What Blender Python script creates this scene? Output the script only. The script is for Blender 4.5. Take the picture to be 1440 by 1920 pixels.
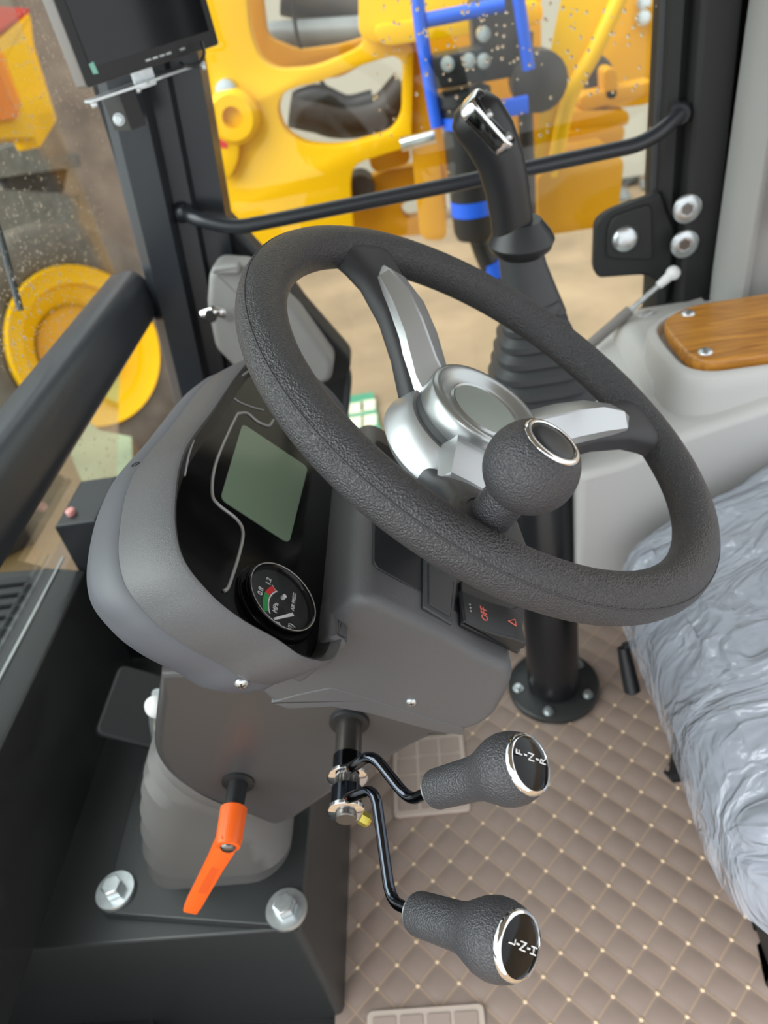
import bpy, bmesh, math, random
from mathutils import Vector, Matrix
random.seed(7)
S = bpy.context.scene
for o in list(bpy.data.objects): bpy.data.objects.remove(o)
COL = S.collection
V = Vector

# ------------------------------------------------------------------ camera
F_PX = 1400.0                                   # focal length in pixels of the 1440x1920 frame
YAW, PITCH, ROLL = math.radians(-6.94), math.radians(36.47), math.radians(11.76)
_f = V((math.sin(YAW)*math.cos(PITCH), math.cos(YAW)*math.cos(PITCH), -math.sin(PITCH)))
_r = V((math.cos(YAW), -math.sin(YAW), 0)); _d = _f.cross(_r)
RIGHT = _r*math.cos(ROLL) + _d*math.sin(ROLL)
DOWN = -_r*math.sin(ROLL) + _d*math.cos(ROLL)
FWD = _f
WC = V((0, 0, 0.80))                            # steering wheel centre, floor of the cab is z = 0
CAM = WC - (RIGHT*.082 + DOWN*(-.0854) + FWD*.5556)
cam = bpy.data.cameras.new('camera'); camo = bpy.data.objects.new('camera', cam); COL.objects.link(camo)
mr = Matrix((RIGHT, -DOWN, -FWD)).transposed().to_4x4()
camo.matrix_world = Matrix.Translation(CAM) @ mr
cam.sensor_fit = 'VERTICAL'; cam.sensor_height = 36; cam.sensor_width = 27
cam.lens = 36*F_PX/1920; cam.clip_start = .02; cam.clip_end = 200
cam.dof.use_dof = True; cam.dof.focus_distance = .47; cam.dof.aperture_fstop = 7.5
S.camera = camo

# ------------------------------------------------------------------ world: overcast daylight
W = bpy.data.worlds.new('overcast'); S.world = W; W.use_nodes = True
wn = W.node_tree.nodes; bg = wn['Background']
bg.inputs[0].default_value = (.93, .97, 1.0, 1); bg.inputs[1].default_value = .85
S.view_settings.view_transform = 'Standard'; S.view_settings.look = 'None'
S.view_settings.gamma = 1; S.view_settings.use_curve_mapping = False
S.view_settings.exposure = 0.95

sun = bpy.data.lights.new('sun', 'SUN'); sun.energy = 3.2; sun.angle = math.radians(70); sun.color = (.96, .98, 1)
suno = bpy.data.objects.new('sun', sun); COL.objects.link(suno)
suno.rotation_euler = V((-.62, -.30, .72)).to_track_quat('Z', 'Y').to_euler()   # the bright part of the overcast sky, front left

# ------------------------------------------------------------------ measuring helpers (real distances, real planes)
def ray(x, y): return RIGHT*((x-720)/F_PX) + DOWN*((y-960)/F_PX) + FWD
def AX(x, y, X): d = ray(x, y); return CAM + d*((X-CAM.x)/d.x)
def AY(x, y, Y): d = ray(x, y); return CAM + d*((Y-CAM.y)/d.y)
def AZ(x, y, Z): d = ray(x, y); return CAM + d*((Z-CAM.z)/d.z)
def AT(x, y, t): return CAM + ray(x, y)*t
def AP(x, y, p0, n): d = ray(x, y); return CAM + d*((V(p0)-CAM).dot(n)/d.dot(n))

# ------------------------------------------------------------------ materials
def srgb(r, g, b):
    f = lambda c: (c/255/12.92 if c/255 <= .04045 else ((c/255+.055)/1.055)**2.4)
    return (f(r), f(g), f(b), 1)
def mat(name, col, rough=.5, metal=0, bump=None, coat=0, var=0, vscale=6, spec=.5, coat_rough=.1):
    m = bpy.data.materials.new(name); m.use_nodes = True
    nt = m.node_tree; N = nt.nodes; L = nt.links; b = N['Principled BSDF']
    b.inputs['Base Color'].default_value = col; b.inputs['Roughness'].default_value = rough
    b.inputs['Metallic'].default_value = metal; b.inputs['Specular IOR Level'].default_value = spec
    b.inputs['Coat Weight'].default_value = coat; b.inputs['Coat Roughness'].default_value = coat_rough
    tc = N.new('ShaderNodeTexCoord')
    if var:
        nz = N.new('ShaderNodeTexNoise'); nz.inputs['Scale'].default_value = vscale; nz.inputs['Detail'].default_value = 5
        L.new(tc.outputs['Object'], nz.inputs['Vector'])
        rp = N.new('ShaderNodeValToRGB')
        a = [max(0, c*(1-var)) for c in col[:3]]; c2 = [min(1, c*(1+var)) for c in col[:3]]
        rp.color_ramp.elements[0].position = .3; rp.color_ramp.elements[1].position = .7
        rp.color_ramp.elements[0].color = (*a, 1); rp.color_ramp.elements[1].color = (*c2, 1)
        L.new(nz.outputs['Fac'], rp.inputs['Fac']); L.new(rp.outputs['Color'], b.inputs['Base Color'])
    if bump:
        kind, sc, st = bump
        if kind == 'leather':
            t = N.new('ShaderNodeTexVoronoi'); t.feature = 'SMOOTH_F1'; t.inputs['Scale'].default_value = sc
            t.inputs['Smoothness'].default_value = .4; out = t.outputs['Distance']
            # warp the cells so that they read as grain
            nz2 = N.new('ShaderNodeTexNoise'); nz2.inputs['Scale'].default_value = sc*.6
            mx = N.new('ShaderNodeVectorMath'); mx.operation = 'MULTIPLY_ADD'
            mx.inputs[1].default_value = (.0009,)*3
            L.new(tc.outputs['Object'], nz2.inputs['Vector']); L.new(nz2.outputs['Color'], mx.inputs[0])
            L.new(tc.outputs['Object'], mx.inputs[2]); L.new(mx.outputs['Vector'], t.inputs['Vector'])
        else:
            t = N.new('ShaderNodeTexNoise'); t.inputs['Scale'].default_value = sc; t.inputs['Detail'].default_value = 4
            out = t.outputs['Fac']; L.new(tc.outputs['Object'], t.inputs['Vector'])
        bp = N.new('ShaderNodeBump'); bp.inputs['Strength'].default_value = st; bp.inputs['Distance'].default_value = .001
        L.new(out, bp.inputs['Height']); L.new(bp.outputs['Normal'], b.inputs['Normal'])
    return m
def glassy(name, tint=(1, 1, 1, 1), rough=.02, base=.04, amount=None):
    m = bpy.data.materials.new(name); m.use_nodes = True
    nt = m.node_tree; N = nt.nodes; L = nt.links; N.remove(N['Principled BSDF'])
    tr = N.new('ShaderNodeBsdfTransparent'); tr.inputs[0].default_value = tint
    gl = N.new('ShaderNodeBsdfGlossy'); gl.inputs['Roughness'].default_value = rough
    lw = N.new('ShaderNodeLayerWeight'); pw = N.new('ShaderNodeMath'); pw.operation = 'POWER'; pw.inputs[1].default_value = 5
    L.new(lw.outputs['Facing'], pw.inputs[0])
    ad = N.new('ShaderNodeMath'); ad.operation = 'MULTIPLY_ADD'; ad.inputs[1].default_value = .9; ad.inputs[2].default_value = base*.6
    L.new(pw.outputs[0], ad.inputs[0]); lw.inputs['Blend'].default_value = .5
    mx = N.new('ShaderNodeMixShader'); L.new(ad.outputs[0], mx.inputs[0])
    L.new(tr.outputs[0], mx.inputs[1]); L.new(gl.outputs[0], mx.inputs[2])
    L.new(mx.outputs[0], N['Material Output'].inputs[0])
    return m

M = {}
M['rim'] = mat('rim leather', srgb(58, 58, 60), .40, bump=('leather', 820, .9), var=.06, vscale=40)
M['knobgrain'] = mat('grained black knob', srgb(60, 60, 63), .43, bump=('leather', 900, .7))
M['spoke'] = mat('spoke black', srgb(50, 50, 53), .5, bump=('noise', 1400, .25))
M['silver'] = mat('silver paint', srgb(190, 193, 195), .34, .7, bump=('noise', 2500, .05))
M['silver2'] = mat('satin silver cap', srgb(178, 182, 182), .28, .8)
M['horn'] = mat('horn button', srgb(150, 158, 152), .35, .2)
M['chrome'] = mat('chrome', srgb(225, 225, 225), .07, 1)
M['zinc'] = mat('zinc plated steel', srgb(205, 210, 212), .3, .9, var=.1, vscale=120)
M['brass'] = mat('yellow zinc', srgb(205, 190, 90), .3, .9)
M['steel'] = mat('brushed steel', srgb(120, 116, 112), .3, .9)
M['dash'] = mat('dash plastic', srgb(84, 84, 86), .36, bump=('noise', 1500, .35), var=.03)
M['dash_rear'] = mat('dash rear plastic', srgb(80, 82, 88), .5)
M['dash_dark'] = mat('dash dark panel', srgb(38, 40, 43), .35)
M['gloss_black'] = mat('gloss black panel', srgb(9, 9, 10), .12, spec=.28)
M['black'] = mat('black plastic', srgb(30, 31, 33), .4)
M['blackpaint'] = mat('black painted steel', srgb(46, 48, 48), .35, bump=('noise', 260, .04))
M['blackmatte'] = mat('matte black', srgb(30, 31, 32), .6)
M['satin_black'] = mat('pillar satin black', srgb(40, 43, 48), .27)
M['lockgrey'] = mat('lock grey plastic', srgb(138, 137, 135), .5)
M['barblack'] = mat('cross bar black', srgb(58, 61, 66), .33)
M['rubber'] = mat('grey rubber boot', srgb(92, 90, 88), .55)
M['rubber_dark'] = mat('dark rubber', srgb(56, 58, 61), .5)
M['lcd'] = mat('lcd glass', srgb(122, 142, 120), .15, spec=.5)
M['white'] = mat('white print', srgb(225, 225, 225), .5)
M['trimline'] = mat('grey trim line', srgb(165, 165, 162), .35, .2)
M['red'] = mat('red print', srgb(220, 40, 40), .5)
M['redtext'] = mat('red switch legend', srgb(226, 110, 98), .5)
M['green'] = mat('green print', srgb(30, 150, 70), .5)
M['orange'] = mat('orange plastic', srgb(238, 98, 28), .38)
M['grey'] = mat('grey console plastic', srgb(192, 191, 189), .5, bump=('noise', 900, .06))
M['grey_trim'] = mat('grey wall trim', srgb(156, 156, 154), .55)
M['glass'] = glassy('window glass', (.93, .96, .94, 1))
M['coverglass'] = glassy('gauge glass', (1, 1, 1, 1))
M['drop'] = mat('water drop', srgb(225, 228, 225), .05); M['drop'].node_tree.nodes['Principled BSDF'].inputs['Transmission Weight'].default_value = .9
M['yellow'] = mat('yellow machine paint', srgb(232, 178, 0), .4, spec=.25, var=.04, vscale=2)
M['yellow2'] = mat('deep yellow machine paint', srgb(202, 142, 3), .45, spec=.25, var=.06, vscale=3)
M['blue'] = mat('blue tape', srgb(28, 88, 205), .4)
M['machred'] = mat('red machine paint', srgb(205, 50, 45), .4)
M['machdark'] = mat('dark machine iron', srgb(58, 50, 44), .5, var=.3, vscale=12)
M['machgrey'] = mat('wet grey steel', srgb(125, 126, 124), .35, .3, var=.25, vscale=8)
M['hose'] = mat('black hose', srgb(35, 35, 36), .4)
M['tarp'] = mat('green sheet', srgb(70, 140, 110), .5)
M['cream'] = mat('cream print', srgb(215, 210, 185), .6)
M['fabric'] = mat('seat fabric', srgb(132, 134, 140), .8, bump=('noise', 600, .2))
M['monscreen'] = mat('monitor screen', srgb(16, 18, 22), .12, spec=.4)
M['mongrey'] = mat('monitor side', srgb(120, 115, 112), .5)
M['ground'] = mat('sandy ground', srgb(150, 127, 100), .8, var=.22, vscale=1.6, bump=('noise', 8, .6))
M['wall'] = mat('pale wall', srgb(172, 165, 150), .9, var=.05, vscale=.6)

def wood_mat():
    m = mat('wood', srgb(186, 122, 44), .32, coat=.3, coat_rough=.15)
    nt = m.node_tree; N = nt.nodes; L = nt.links; b = N['Principled BSDF']
    tc = N.new('ShaderNodeTexCoord'); mp = N.new('ShaderNodeMapping'); mp.inputs['Scale'].default_value = (5, 38, 38)
    nz = N.new('ShaderNodeTexNoise'); nz.inputs['Scale'].default_value = 2.2; nz.inputs['Detail'].default_value = 6
    nz.inputs['Distortion'].default_value = 1.2
    rp = N.new('ShaderNodeValToRGB'); e = rp.color_ramp.elements
    e[0].position = .28; e[0].color = srgb(150, 92, 34); e[1].position = .72; e[1].color = srgb(214, 150, 60)
    L.new(tc.outputs['Object'], mp.inputs[0]); L.new(mp.outputs[0], nz.inputs['Vector'])
    L.new(nz.outputs['Fac'], rp.inputs[0]); L.new(rp.outputs[0], b.inputs['Base Color'])
    return m
M['wood'] = wood_mat()

def mat_quilt():
    m = mat('brown quilted leatherette', srgb(148, 130, 120), .42, var=.05, vscale=5)
    nt = m.node_tree; N = nt.nodes; L = nt.links; b = N['Principled BSDF']
    # tan thread along the two diagonals of the quilting
    tc = N.new('ShaderNodeTexCoord'); sp = N.new('ShaderNodeSeparateXYZ'); L.new(tc.outputs['Object'], sp.inputs[0])
    def math_(op, a, c=None):
        n = N.new('ShaderNodeMath'); n.operation = op
        for i, v in enumerate((a, c)):
            if v is None: continue
            if isinstance(v, (int, float)): n.inputs[i].default_value = v
            else: L.new(v, n.inputs[i])
        return n.outputs[0]
    outs = []
    for s in (1, -1):
        y = sp.outputs['Y'] if s == 1 else math_('MULTIPLY', sp.outputs['Y'], -1)
        off = QX + s*QY
        t = math_('DIVIDE', math_('SUBTRACT', math_('ADD', sp.outputs['X'], y), off), 2*QH)
        d = math_('ABSOLUTE', math_('SUBTRACT', t, math_('ROUND', t)))
        outs.append(math_('LESS_THAN', d, .028))
    ln = math_('MAXIMUM', outs[0], outs[1])
    mx = N.new('ShaderNodeMix'); mx.data_type = 'RGBA'
    old = [l for l in nt.links if l.to_socket == b.inputs['Base Color']][0].from_socket
    L.new(math_('MULTIPLY', ln, .45), mx.inputs['Factor']); L.new(old, mx.inputs['A']); mx.inputs['B'].default_value = srgb(196, 164, 132)
    L.new(mx.outputs['Result'], b.inputs['Base Color'])
    return m
QX, QY, QH = .2105, .0225, .0273                # a knot of the quilting and the half spacing
M['quilt'] = mat_quilt()

def mat_film():
    m = bpy.data.materials.new('clear plastic film'); m.use_nodes = True
    nt = m.node_tree; N = nt.nodes; L = nt.links; b = N['Principled BSDF']
    b.inputs['Base Color'].default_value = srgb(192, 199, 212); b.inputs['Roughness'].default_value = .10
    b.inputs['Specular IOR Level'].default_value = 1.0
    tc = N.new('ShaderNodeTexCoord'); mp = N.new('ShaderNodeMapping'); mp.inputs['Scale'].default_value = (6, 15, 9)
    mp.inputs['Rotation'].default_value = (0, 0, .6); L.new(tc.outputs['Object'], mp.inputs[0])
    nz = N.new('ShaderNodeTexNoise'); nz.inputs['Scale'].default_value = 1.0; nz.inputs['Detail'].default_value = 3; nz.inputs['Distortion'].default_value = 1.2
    vo = N.new('ShaderNodeTexVoronoi'); vo.feature = 'DISTANCE_TO_EDGE'; vo.inputs['Scale'].default_value = 1.6; vo.inputs['Randomness'].default_value = 1
    ad = N.new('ShaderNodeVectorMath'); ad.operation = 'MULTIPLY_ADD'; ad.inputs[1].default_value = (1.4,)*3
    L.new(nz.outputs['Color'], ad.inputs[0]); L.new(mp.outputs[0], ad.inputs[2]); L.new(mp.outputs[0], nz.inputs['Vector']); L.new(ad.outputs[0], vo.inputs['Vector'])
    mr_ = N.new('ShaderNodeMapRange'); mr_.inputs['From Max'].default_value = .12; L.new(vo.outputs['Distance'], mr_.inputs['Value'])
    b1 = N.new('ShaderNodeBump'); b1.inputs['Strength'].default_value = .9; b1.inputs['Distance'].default_value = .03; L.new(nz.outputs['Fac'], b1.inputs['Height'])
    bp = N.new('ShaderNodeBump'); bp.invert = True; bp.inputs['Strength'].default_value = .4; bp.inputs['Distance'].default_value = .003
    L.new(mr_.outputs[0], bp.inputs['Height']); L.new(b1.outputs['Normal'], bp.inputs['Normal']); L.new(bp.outputs['Normal'], b.inputs['Normal'])
    tr = N.new('ShaderNodeBsdfTransparent'); mx = N.new('ShaderNodeMixShader'); mx.inputs[0].default_value = .55
    L.new(tr.outputs[0], mx.inputs[1]); L.new(b.outputs[0], mx.inputs[2]); L.new(mx.outputs[0], N['Material Output'].inputs[0])
    return m
M['film'] = mat_film()

# ------------------------------------------------------------------ object helpers
def tag(o, label=None, cat=None, group=None, kind=None):
    if label: o['label'] = label
    if cat: o['category'] = cat
    if group: o['group'] = group
    if kind: o['kind'] = kind
    return o
def thing(name, label, cat, loc, group=None):
    o = bpy.data.objects.new(name, None); COL.objects.link(o); o.location = loc
    o.empty_display_size = .05
    return tag(o, label, cat, group)
def put(o, parent):
    COL.objects.link(o)
    if parent is not None:
        o.parent = parent
        if parent.type == 'EMPTY': o.matrix_parent_inverse = Matrix.Translation(-parent.location)
    return o
def mesh(name, verts, faces, m, parent=None, smooth=35, mx=None):
    me = bpy.data.meshes.new(name)
    vs = [tuple(mx @ V(v)) if mx else tuple(v) for v in verts]
    me.from_pydata(vs, [], faces)
    bm = bmesh.new(); bm.from_mesh(me); bmesh.ops.remove_doubles(bm, verts=bm.verts, dist=1e-6)
    bmesh.ops.recalc_face_normals(bm, faces=bm.faces); bm.to_mesh(me); bm.free()
    fin(me, m, smooth)
    return put(bpy.data.objects.new(name, me), parent)
def fin(me, m, smooth):
    me.materials.append(M[m] if isinstance(m, str) else m)
    if smooth:
        me.polygons.foreach_set('use_smooth', [True]*len(me.polygons))
        me.set_sharp_from_angle(angle=math.radians(smooth))
class G:
    """collects shapes of ONE part"""
    def __init__(s): s.v = []; s.f = []
    def add(s, v, f):
        k = len(s.v); s.v += [tuple(p) for p in v]; s.f += [tuple(i+k for i in q) for q in f]; return s
    def build(s, name, m, parent=None, smooth=35, mx=None): return mesh(name, s.v, s.f, m, parent, smooth, mx)
def frame(n, hint=V((0, 0, 1))):
    n = V(n).normalized(); u = V(hint) - n*V(hint).dot(n)
    if u.length < 1e-4: u = V((1, 0, 0)) - n*n.x
    u.normalize(); return u, n.cross(u), n
def g_tube(pts, r, seg=12, closed=False, caps=True):
    pts = [V(p) for p in pts]; n = len(pts); rs = r if isinstance(r, (list, tuple)) else [r]*n
    tan = []
    for i in range(n):
        a = pts[(i-1) % n] if (closed or i > 0) else pts[i]; b = pts[(i+1) % n] if (closed or i < n-1) else pts[i]
        tan.append((b-a).normalized())
    u, w, _ = frame(tan[0]); vs = []; fs = []
    for i in range(n):
        if i: u = (u - tan[i]*u.dot(tan[i])).normalized(); w = tan[i].cross(u)
        for k in range(seg):
            a = 2*math.pi*k/seg; vs.append(pts[i] + (u*math.cos(a) + w*math.sin(a))*rs[i])
    for i in range(n if closed else n-1):
        j = (i+1) % n
        for k in range(seg):
            l = (k+1) % seg; fs.append((i*seg+k, i*seg+l, j*seg+l, j*seg+k))
    if caps and not closed: fs += [tuple(range(seg))[::-1], tuple(range((n-1)*seg, n*seg))]
    return vs, fs
def smooth_path(pts, per=8, closed=False):
    pts = [V(p) for p in pts]; n = len(pts); out = []
    for i in range(n if closed else n-1):
        p0 = pts[i-1] if (closed or i) else pts[0]*2-pts[1]
        p1 = pts[i]; p2 = pts[(i+1) % n]; p3 = pts[(i+2) % n] if (closed or i+2 < n) else p2*2-p1
        for k in range(per):
            t = k/per
            out.append(.5*((2*p1)+(p2-p0)*t+(2*p0-5*p1+4*p2-p3)*t*t+(3*p1-p0-3*p2+p3)*t**3))
    if not closed: out.append(pts[-1])
    return out
def bend_path(pts, rad, seg=6):
    pts = [V(p) for p in pts]; out = [pts[0]]
    for i in range(1, len(pts)-1):
        a, b, c = pts[i-1], pts[i], pts[i+1]
        r = min(rad, (a-b).length*.45, (c-b).length*.45)
        p = b+(a-b).normalized()*r; q = b+(c-b).normalized()*r
        for k in range(seg+1):
            t = k/seg; out.append(p*(1-t)**2+b*2*t*(1-t)+q*t*t)
    return out+[pts[-1]]
def g_lathe(prof, o=(0, 0, 0), axis=(0, 0, 1), seg=32, hint=V((0, 0, 1))):
    """prof: list of (radius, height along axis)"""
    u, w, n = frame(axis, hint); o = V(o); vs = []; fs = []; idx = []
    for r, h in prof:
        if r < 1e-7: idx.append([len(vs)]); vs.append(o+n*h)
        else:
            idx.append(list(range(len(vs), len(vs)+seg)))
            for k in range(seg):
                a = 2*math.pi*k/seg; vs.append(o+n*h+(u*math.cos(a)+w*math.sin(a))*r)
    for A, B in zip(idx, idx[1:]):
        for k in range(seg):
            l = (k+1) % seg
            if len(A) == 1 and len(B) == 1: continue
            if len(A) == 1: fs.append((A[0], B[k], B[l]))
            elif len(B) == 1: fs.append((A[k], A[l], B[0]))
            else: fs.append((A[k], A[l], B[l], B[k]))
    if len(idx[0]) > 1: fs.append(tuple(idx[0])[::-1])
    if len(idx[-1]) > 1: fs.append(tuple(idx[-1]))
    return vs, fs
def g_loft(rings, cap0=True, cap1=True):
    n = len(rings[0]); vs = [p for r in rings for p in r]; fs = []
    for i in range(len(rings)-1):
        for k in range(n):
            l = (k+1) % n; fs.append((i*n+k, i*n+l, (i+1)*n+l, (i+1)*n+k))
    if cap0: fs.append(tuple(range(n))[::-1])
    if cap1: fs.append(tuple(range((len(rings)-1)*n, len(rings)*n)))
    return vs, fs
def round_poly(pts, rad, seg=6):
    """pts 2D; rad one number or one per corner"""
    n = len(pts); out = []
    rs = rad if isinstance(rad, (list, tuple)) else [rad]*n
    for i in range(n):
        a, b, c = V((*pts[i-1], 0)), V((*pts[i], 0)), V((*pts[(i+1) % n], 0))
        r = min(rs[i], (a-b).length*.48, (c-b).length*.48)
        if r < 1e-5: out.append((b.x, b.y)); continue
        p = b+(a-b).normalized()*r; q = b+(c-b).normalized()*r
        for k in range(seg+1):
            t = k/seg; w = p*(1-t)**2+b*2*t*(1-t)+q*t*t; out.append((w.x, w.y))
    return out
def inset(poly, d):
    """move a closed 2D outline inwards by d"""
    n = len(poly); A = sum(poly[i][0]*poly[(i+1) % n][1]-poly[(i+1) % n][0]*poly[i][1] for i in range(n))
    s = 1 if A > 0 else -1; out = []
    for i in range(n):
        a, b, c = V(poly[i-1]), V(poly[i]), V(poly[(i+1) % n])
        t = (c-a); t = t.normalized() if t.length > 1e-9 else V((1, 0))
        out.append((b.x-s*t.y*d, b.y+s*t.x*d))
    return out
def g_slab(poly, o, u, w, n, h0, h1, bev=0, bseg=3):
    """outline in the (u,w) frame at o, from height h0 to h1 along n, rounded rim on both ends"""
    o, u, w, n = V(o), V(u), V(w), V(n); rings = []
    def ring(p, h): return [o+u*a+w*b+n*h for a, b in p]
    if bev:
        rings.append(ring(inset(poly, bev+.0005), h0))
        for k in range(bseg+1):
            a = math.pi/2*k/bseg; rings.append(ring(inset(poly, bev*(1-math.sin(a))), h0+bev*(1-math.cos(a))))
        for k in range(bseg, -1, -1):
            a = math.pi/2*k/bseg; rings.append(ring(inset(poly, bev*(1-math.sin(a))), h1-bev*(1-math.cos(a))))
        rings.append(ring(inset(poly, bev+.0005), h1))
    else: rings = [ring(poly, h0), ring(poly, h1)]
    return g_loft(rings)
def g_box(c, half, u=V((1, 0, 0)), w=V((0, 1, 0)), n=V((0, 0, 1)), bev=0, corner=0):
    a, b, h = half; p = [(-a, -b), (a, -b), (a, b), (-a, b)]
    if corner: p = round_poly(p, corner, 5)
    return g_slab(p, c, u, w, n, -h, h, bev)
def rect(a, b, r=0, seg=5):
    p = [(-a, -b), (a, -b), (a, b), (-a, b)]; return round_poly(p, r, seg) if r else p
def text(name, s, size, o, u, w, m, parent, depth=.0002):
    """flat lettering, u = reading direction, w = up"""
    c = bpy.data.curves.new(name, 'FONT'); c.body = s; c.size = size; c.align_x = 'CENTER'; c.align_y = 'CENTER'; c.extrude = depth
    tmp = bpy.data.objects.new(name, c); COL.objects.link(tmp)
    me = bpy.data.meshes.new_from_object(tmp.evaluated_get(bpy.context.evaluated_depsgraph_get()))
    bpy.data.objects.remove(tmp)
    u, w = V(u).normalized(), V(w).normalized(); n = u.cross(w)
    mx = Matrix((u, w, n)).transposed().to_4x4(); mx.translation = V(o)
    me.transform(mx); me.materials.clear(); me.materials.append(M[m]); me.name = name
    return put(bpy.data.objects.new(name, me), parent)
def bolt(name, o, n, R, parent, hexr=None, h=None, m='zinc', wash=None, label=None):
    """hex bolt with a flange / washer, n points out of the surface"""
    u, w, n = frame(n); hexr = hexr or R*.55; h = h or R*.55; wash = wash or R*.14
    t = thing(name, *label, o) if label else None
    g = G(); g.add(*g_lathe([(R*.2, -.001), (R*.97, -.001), (R, wash*.4), (R*.96, wash), (hexr*1.02, wash)], o, n, 32))
    k = g.build('washer' if t else name, m, t or parent, 40)
    hx = [(hexr*1.1*math.cos(a*math.pi/3+.3), hexr*1.1*math.sin(a*math.pi/3+.3)) for a in range(6)]
    g2 = G(); g2.add(*g_slab(hx, o, u, w, n, wash*.8, wash+h, h*.15, 2)); g2.add(*g_lathe([(hexr*.75, wash+h*.9), (hexr*.7, wash+h*1.02), (0, wash+h*1.02)], o, n, 20))
    g2.build('hex_head', m, t or k, 30)
    return t or k
def screw(name, o, n, R, parent, m='zinc'):
    u, w, n = frame(n)
    g = G(); g.add(*g_lathe([(R, -.0008), (R, R*.15), (R*.8, R*.42), (R*.4, R*.55), (0, R*.58)], o, n, 20))
    s = g.build(name, m, parent, 50)
    c = G(); c.add(*g_box(V(o)+n*R*.55, (R*.5, R*.1, R*.08), u, w, n)); c.add(*g_box(V(o)+n*R*.55, (R*.1, R*.5, R*.08), u, w, n))
    c.build('cross_slot', 'machdark', s, 0)
    return s

from mathutils.bvhtree import BVHTree
from mathutils import noise as mnoise
def hit(objs, x, y):
    """where the line of sight meets the surface of objs: point and outward normal"""
    best = None
    for o in objs:
        t = BVHTree.FromPolygons([v.co for v in o.data.vertices], [f.vertices for f in o.data.polygons])
        q = t.ray_cast(CAM, ray(x, y).normalized())
        if q[0] is not None and (best is None or q[3] < best[2]):
            n = q[1] if q[1].dot(ray(x, y)) < 0 else -q[1]
            best = (q[0], n, q[3])
    return best

# ================================================================== THE SETTING: cab shell
YW = .70                                        # inner face of the right-hand side window
EX, EY, EZ = V((1, 0, 0)), V((0, 1, 0)), V((0, 0, 1))
# quilted floor mat, one continuous sheet with padded diamonds
def quilt_z(x, y):
    s = ((x-QX)+(y-QY))/(2*QH); t = ((x-QX)-(y-QY))/(2*QH)
    h = (abs(math.sin(math.pi*s))*abs(math.sin(math.pi*t)))**.45
    return .0042*h - .0042 + .0012*math.sin(x*23+y*9)*math.sin(y*17-x*5)
def make_floor():
    x0, x1, y0, y1 = -.28, .70, -.46, .66; st = QH/6
    nx, ny = int((x1-x0)/st), int((y1-y0)/st)
    vs = [(x0+i*st, y0+j*st, quilt_z(x0+i*st, y0+j*st)) for j in range(ny+1) for i in range(nx+1)]
    fs = [(j*(nx+1)+i, j*(nx+1)+i+1, (j+1)*(nx+1)+i+1, (j+1)*(nx+1)+i) for j in range(ny) for i in range(nx)]
    o = mesh('floor', vs, fs, 'quilt', None, 80)
    tag(o, 'brown quilted leatherette mat covering the cab floor', None, None, 'structure')
    knot = bpy.data.meshes.new('stitch_knot'); g = G(); g.add(*g_lathe([(.0034, -.003), (.003, .0012), (.0015, .0024), (0, .0027)], (0, 0, 0), EZ, 8))
    knot.from_pydata(g.v, [], g.f); fin(knot, 'cream_knot', 60)
    for i in range(-24, 12):
        for j in range(-14, 22):
            if (i+j) % 2: continue
            x, y = QX+i*QH, QY+j*QH
            if not (-.265 < x < .30 and -.20 < y < .34): continue
            if (-.205 < x < -.075 and .145 < y < .295) or (x < -.08 and y < -.108): continue
            k = bpy.data.objects.new('stitch_knot', knot); k.location = (x, y, quilt_z(x, y)+.0002); put(k, o)
    # two moulded heel pads let into the mat
    for cx, cy, a, b, nx_, ny_ in ((-.1395, .222, .0605, .0715, 3, 4), (-.163, -.18, .075, .066, 4, 4)):
        p = G(); p.add(*g_slab(rect(a, b, .008), (cx, cy, 0), EX, EY, EZ, -.003, .0035, .0015)); pad = p.build('heel_pad', 'padline', o)
        pw, ph = 2*(a-.006)/nx_, 2*(b-.006)/ny_
        tl = bpy.data.meshes.new('pad_tile'); g = G(); g.add(*g_slab(rect(pw/2-.0024, ph/2-.0024, .002, 2), (0, 0, 0), EX, EY, EZ, 0, .0022, .0008, 2)); tl.from_pydata(g.v, [], g.f); fin(tl, 'padtile', 40)
        for i in range(nx_):
            for j in range(ny_):
                k = bpy.data.objects.new('pad_tile', tl); k.location = (cx-a+.006+pw*(i+.5), cy-b+.006+ph*(j+.5), .0033); put(k, pad)
M['cream_knot'] = mat('tan thread knot', srgb(228, 202, 168), .6)
M['padline'] = mat('heel pad groove', srgb(196, 180, 168), .5)
M['padtile'] = mat('heel pad tile', srgb(166, 148, 138), .45)
make_floor()

# cab floor plate underneath, rear and outer skirt so that nothing shows below the mat
g = G(); g.add(*g_box((-.10, .1, -.03), (.85, .62, .02)))
tag(g.build('trim_1', 'blackmatte', None, 0), 'black steel floor plate under the quilted mat', None, None, 'structure')

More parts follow.
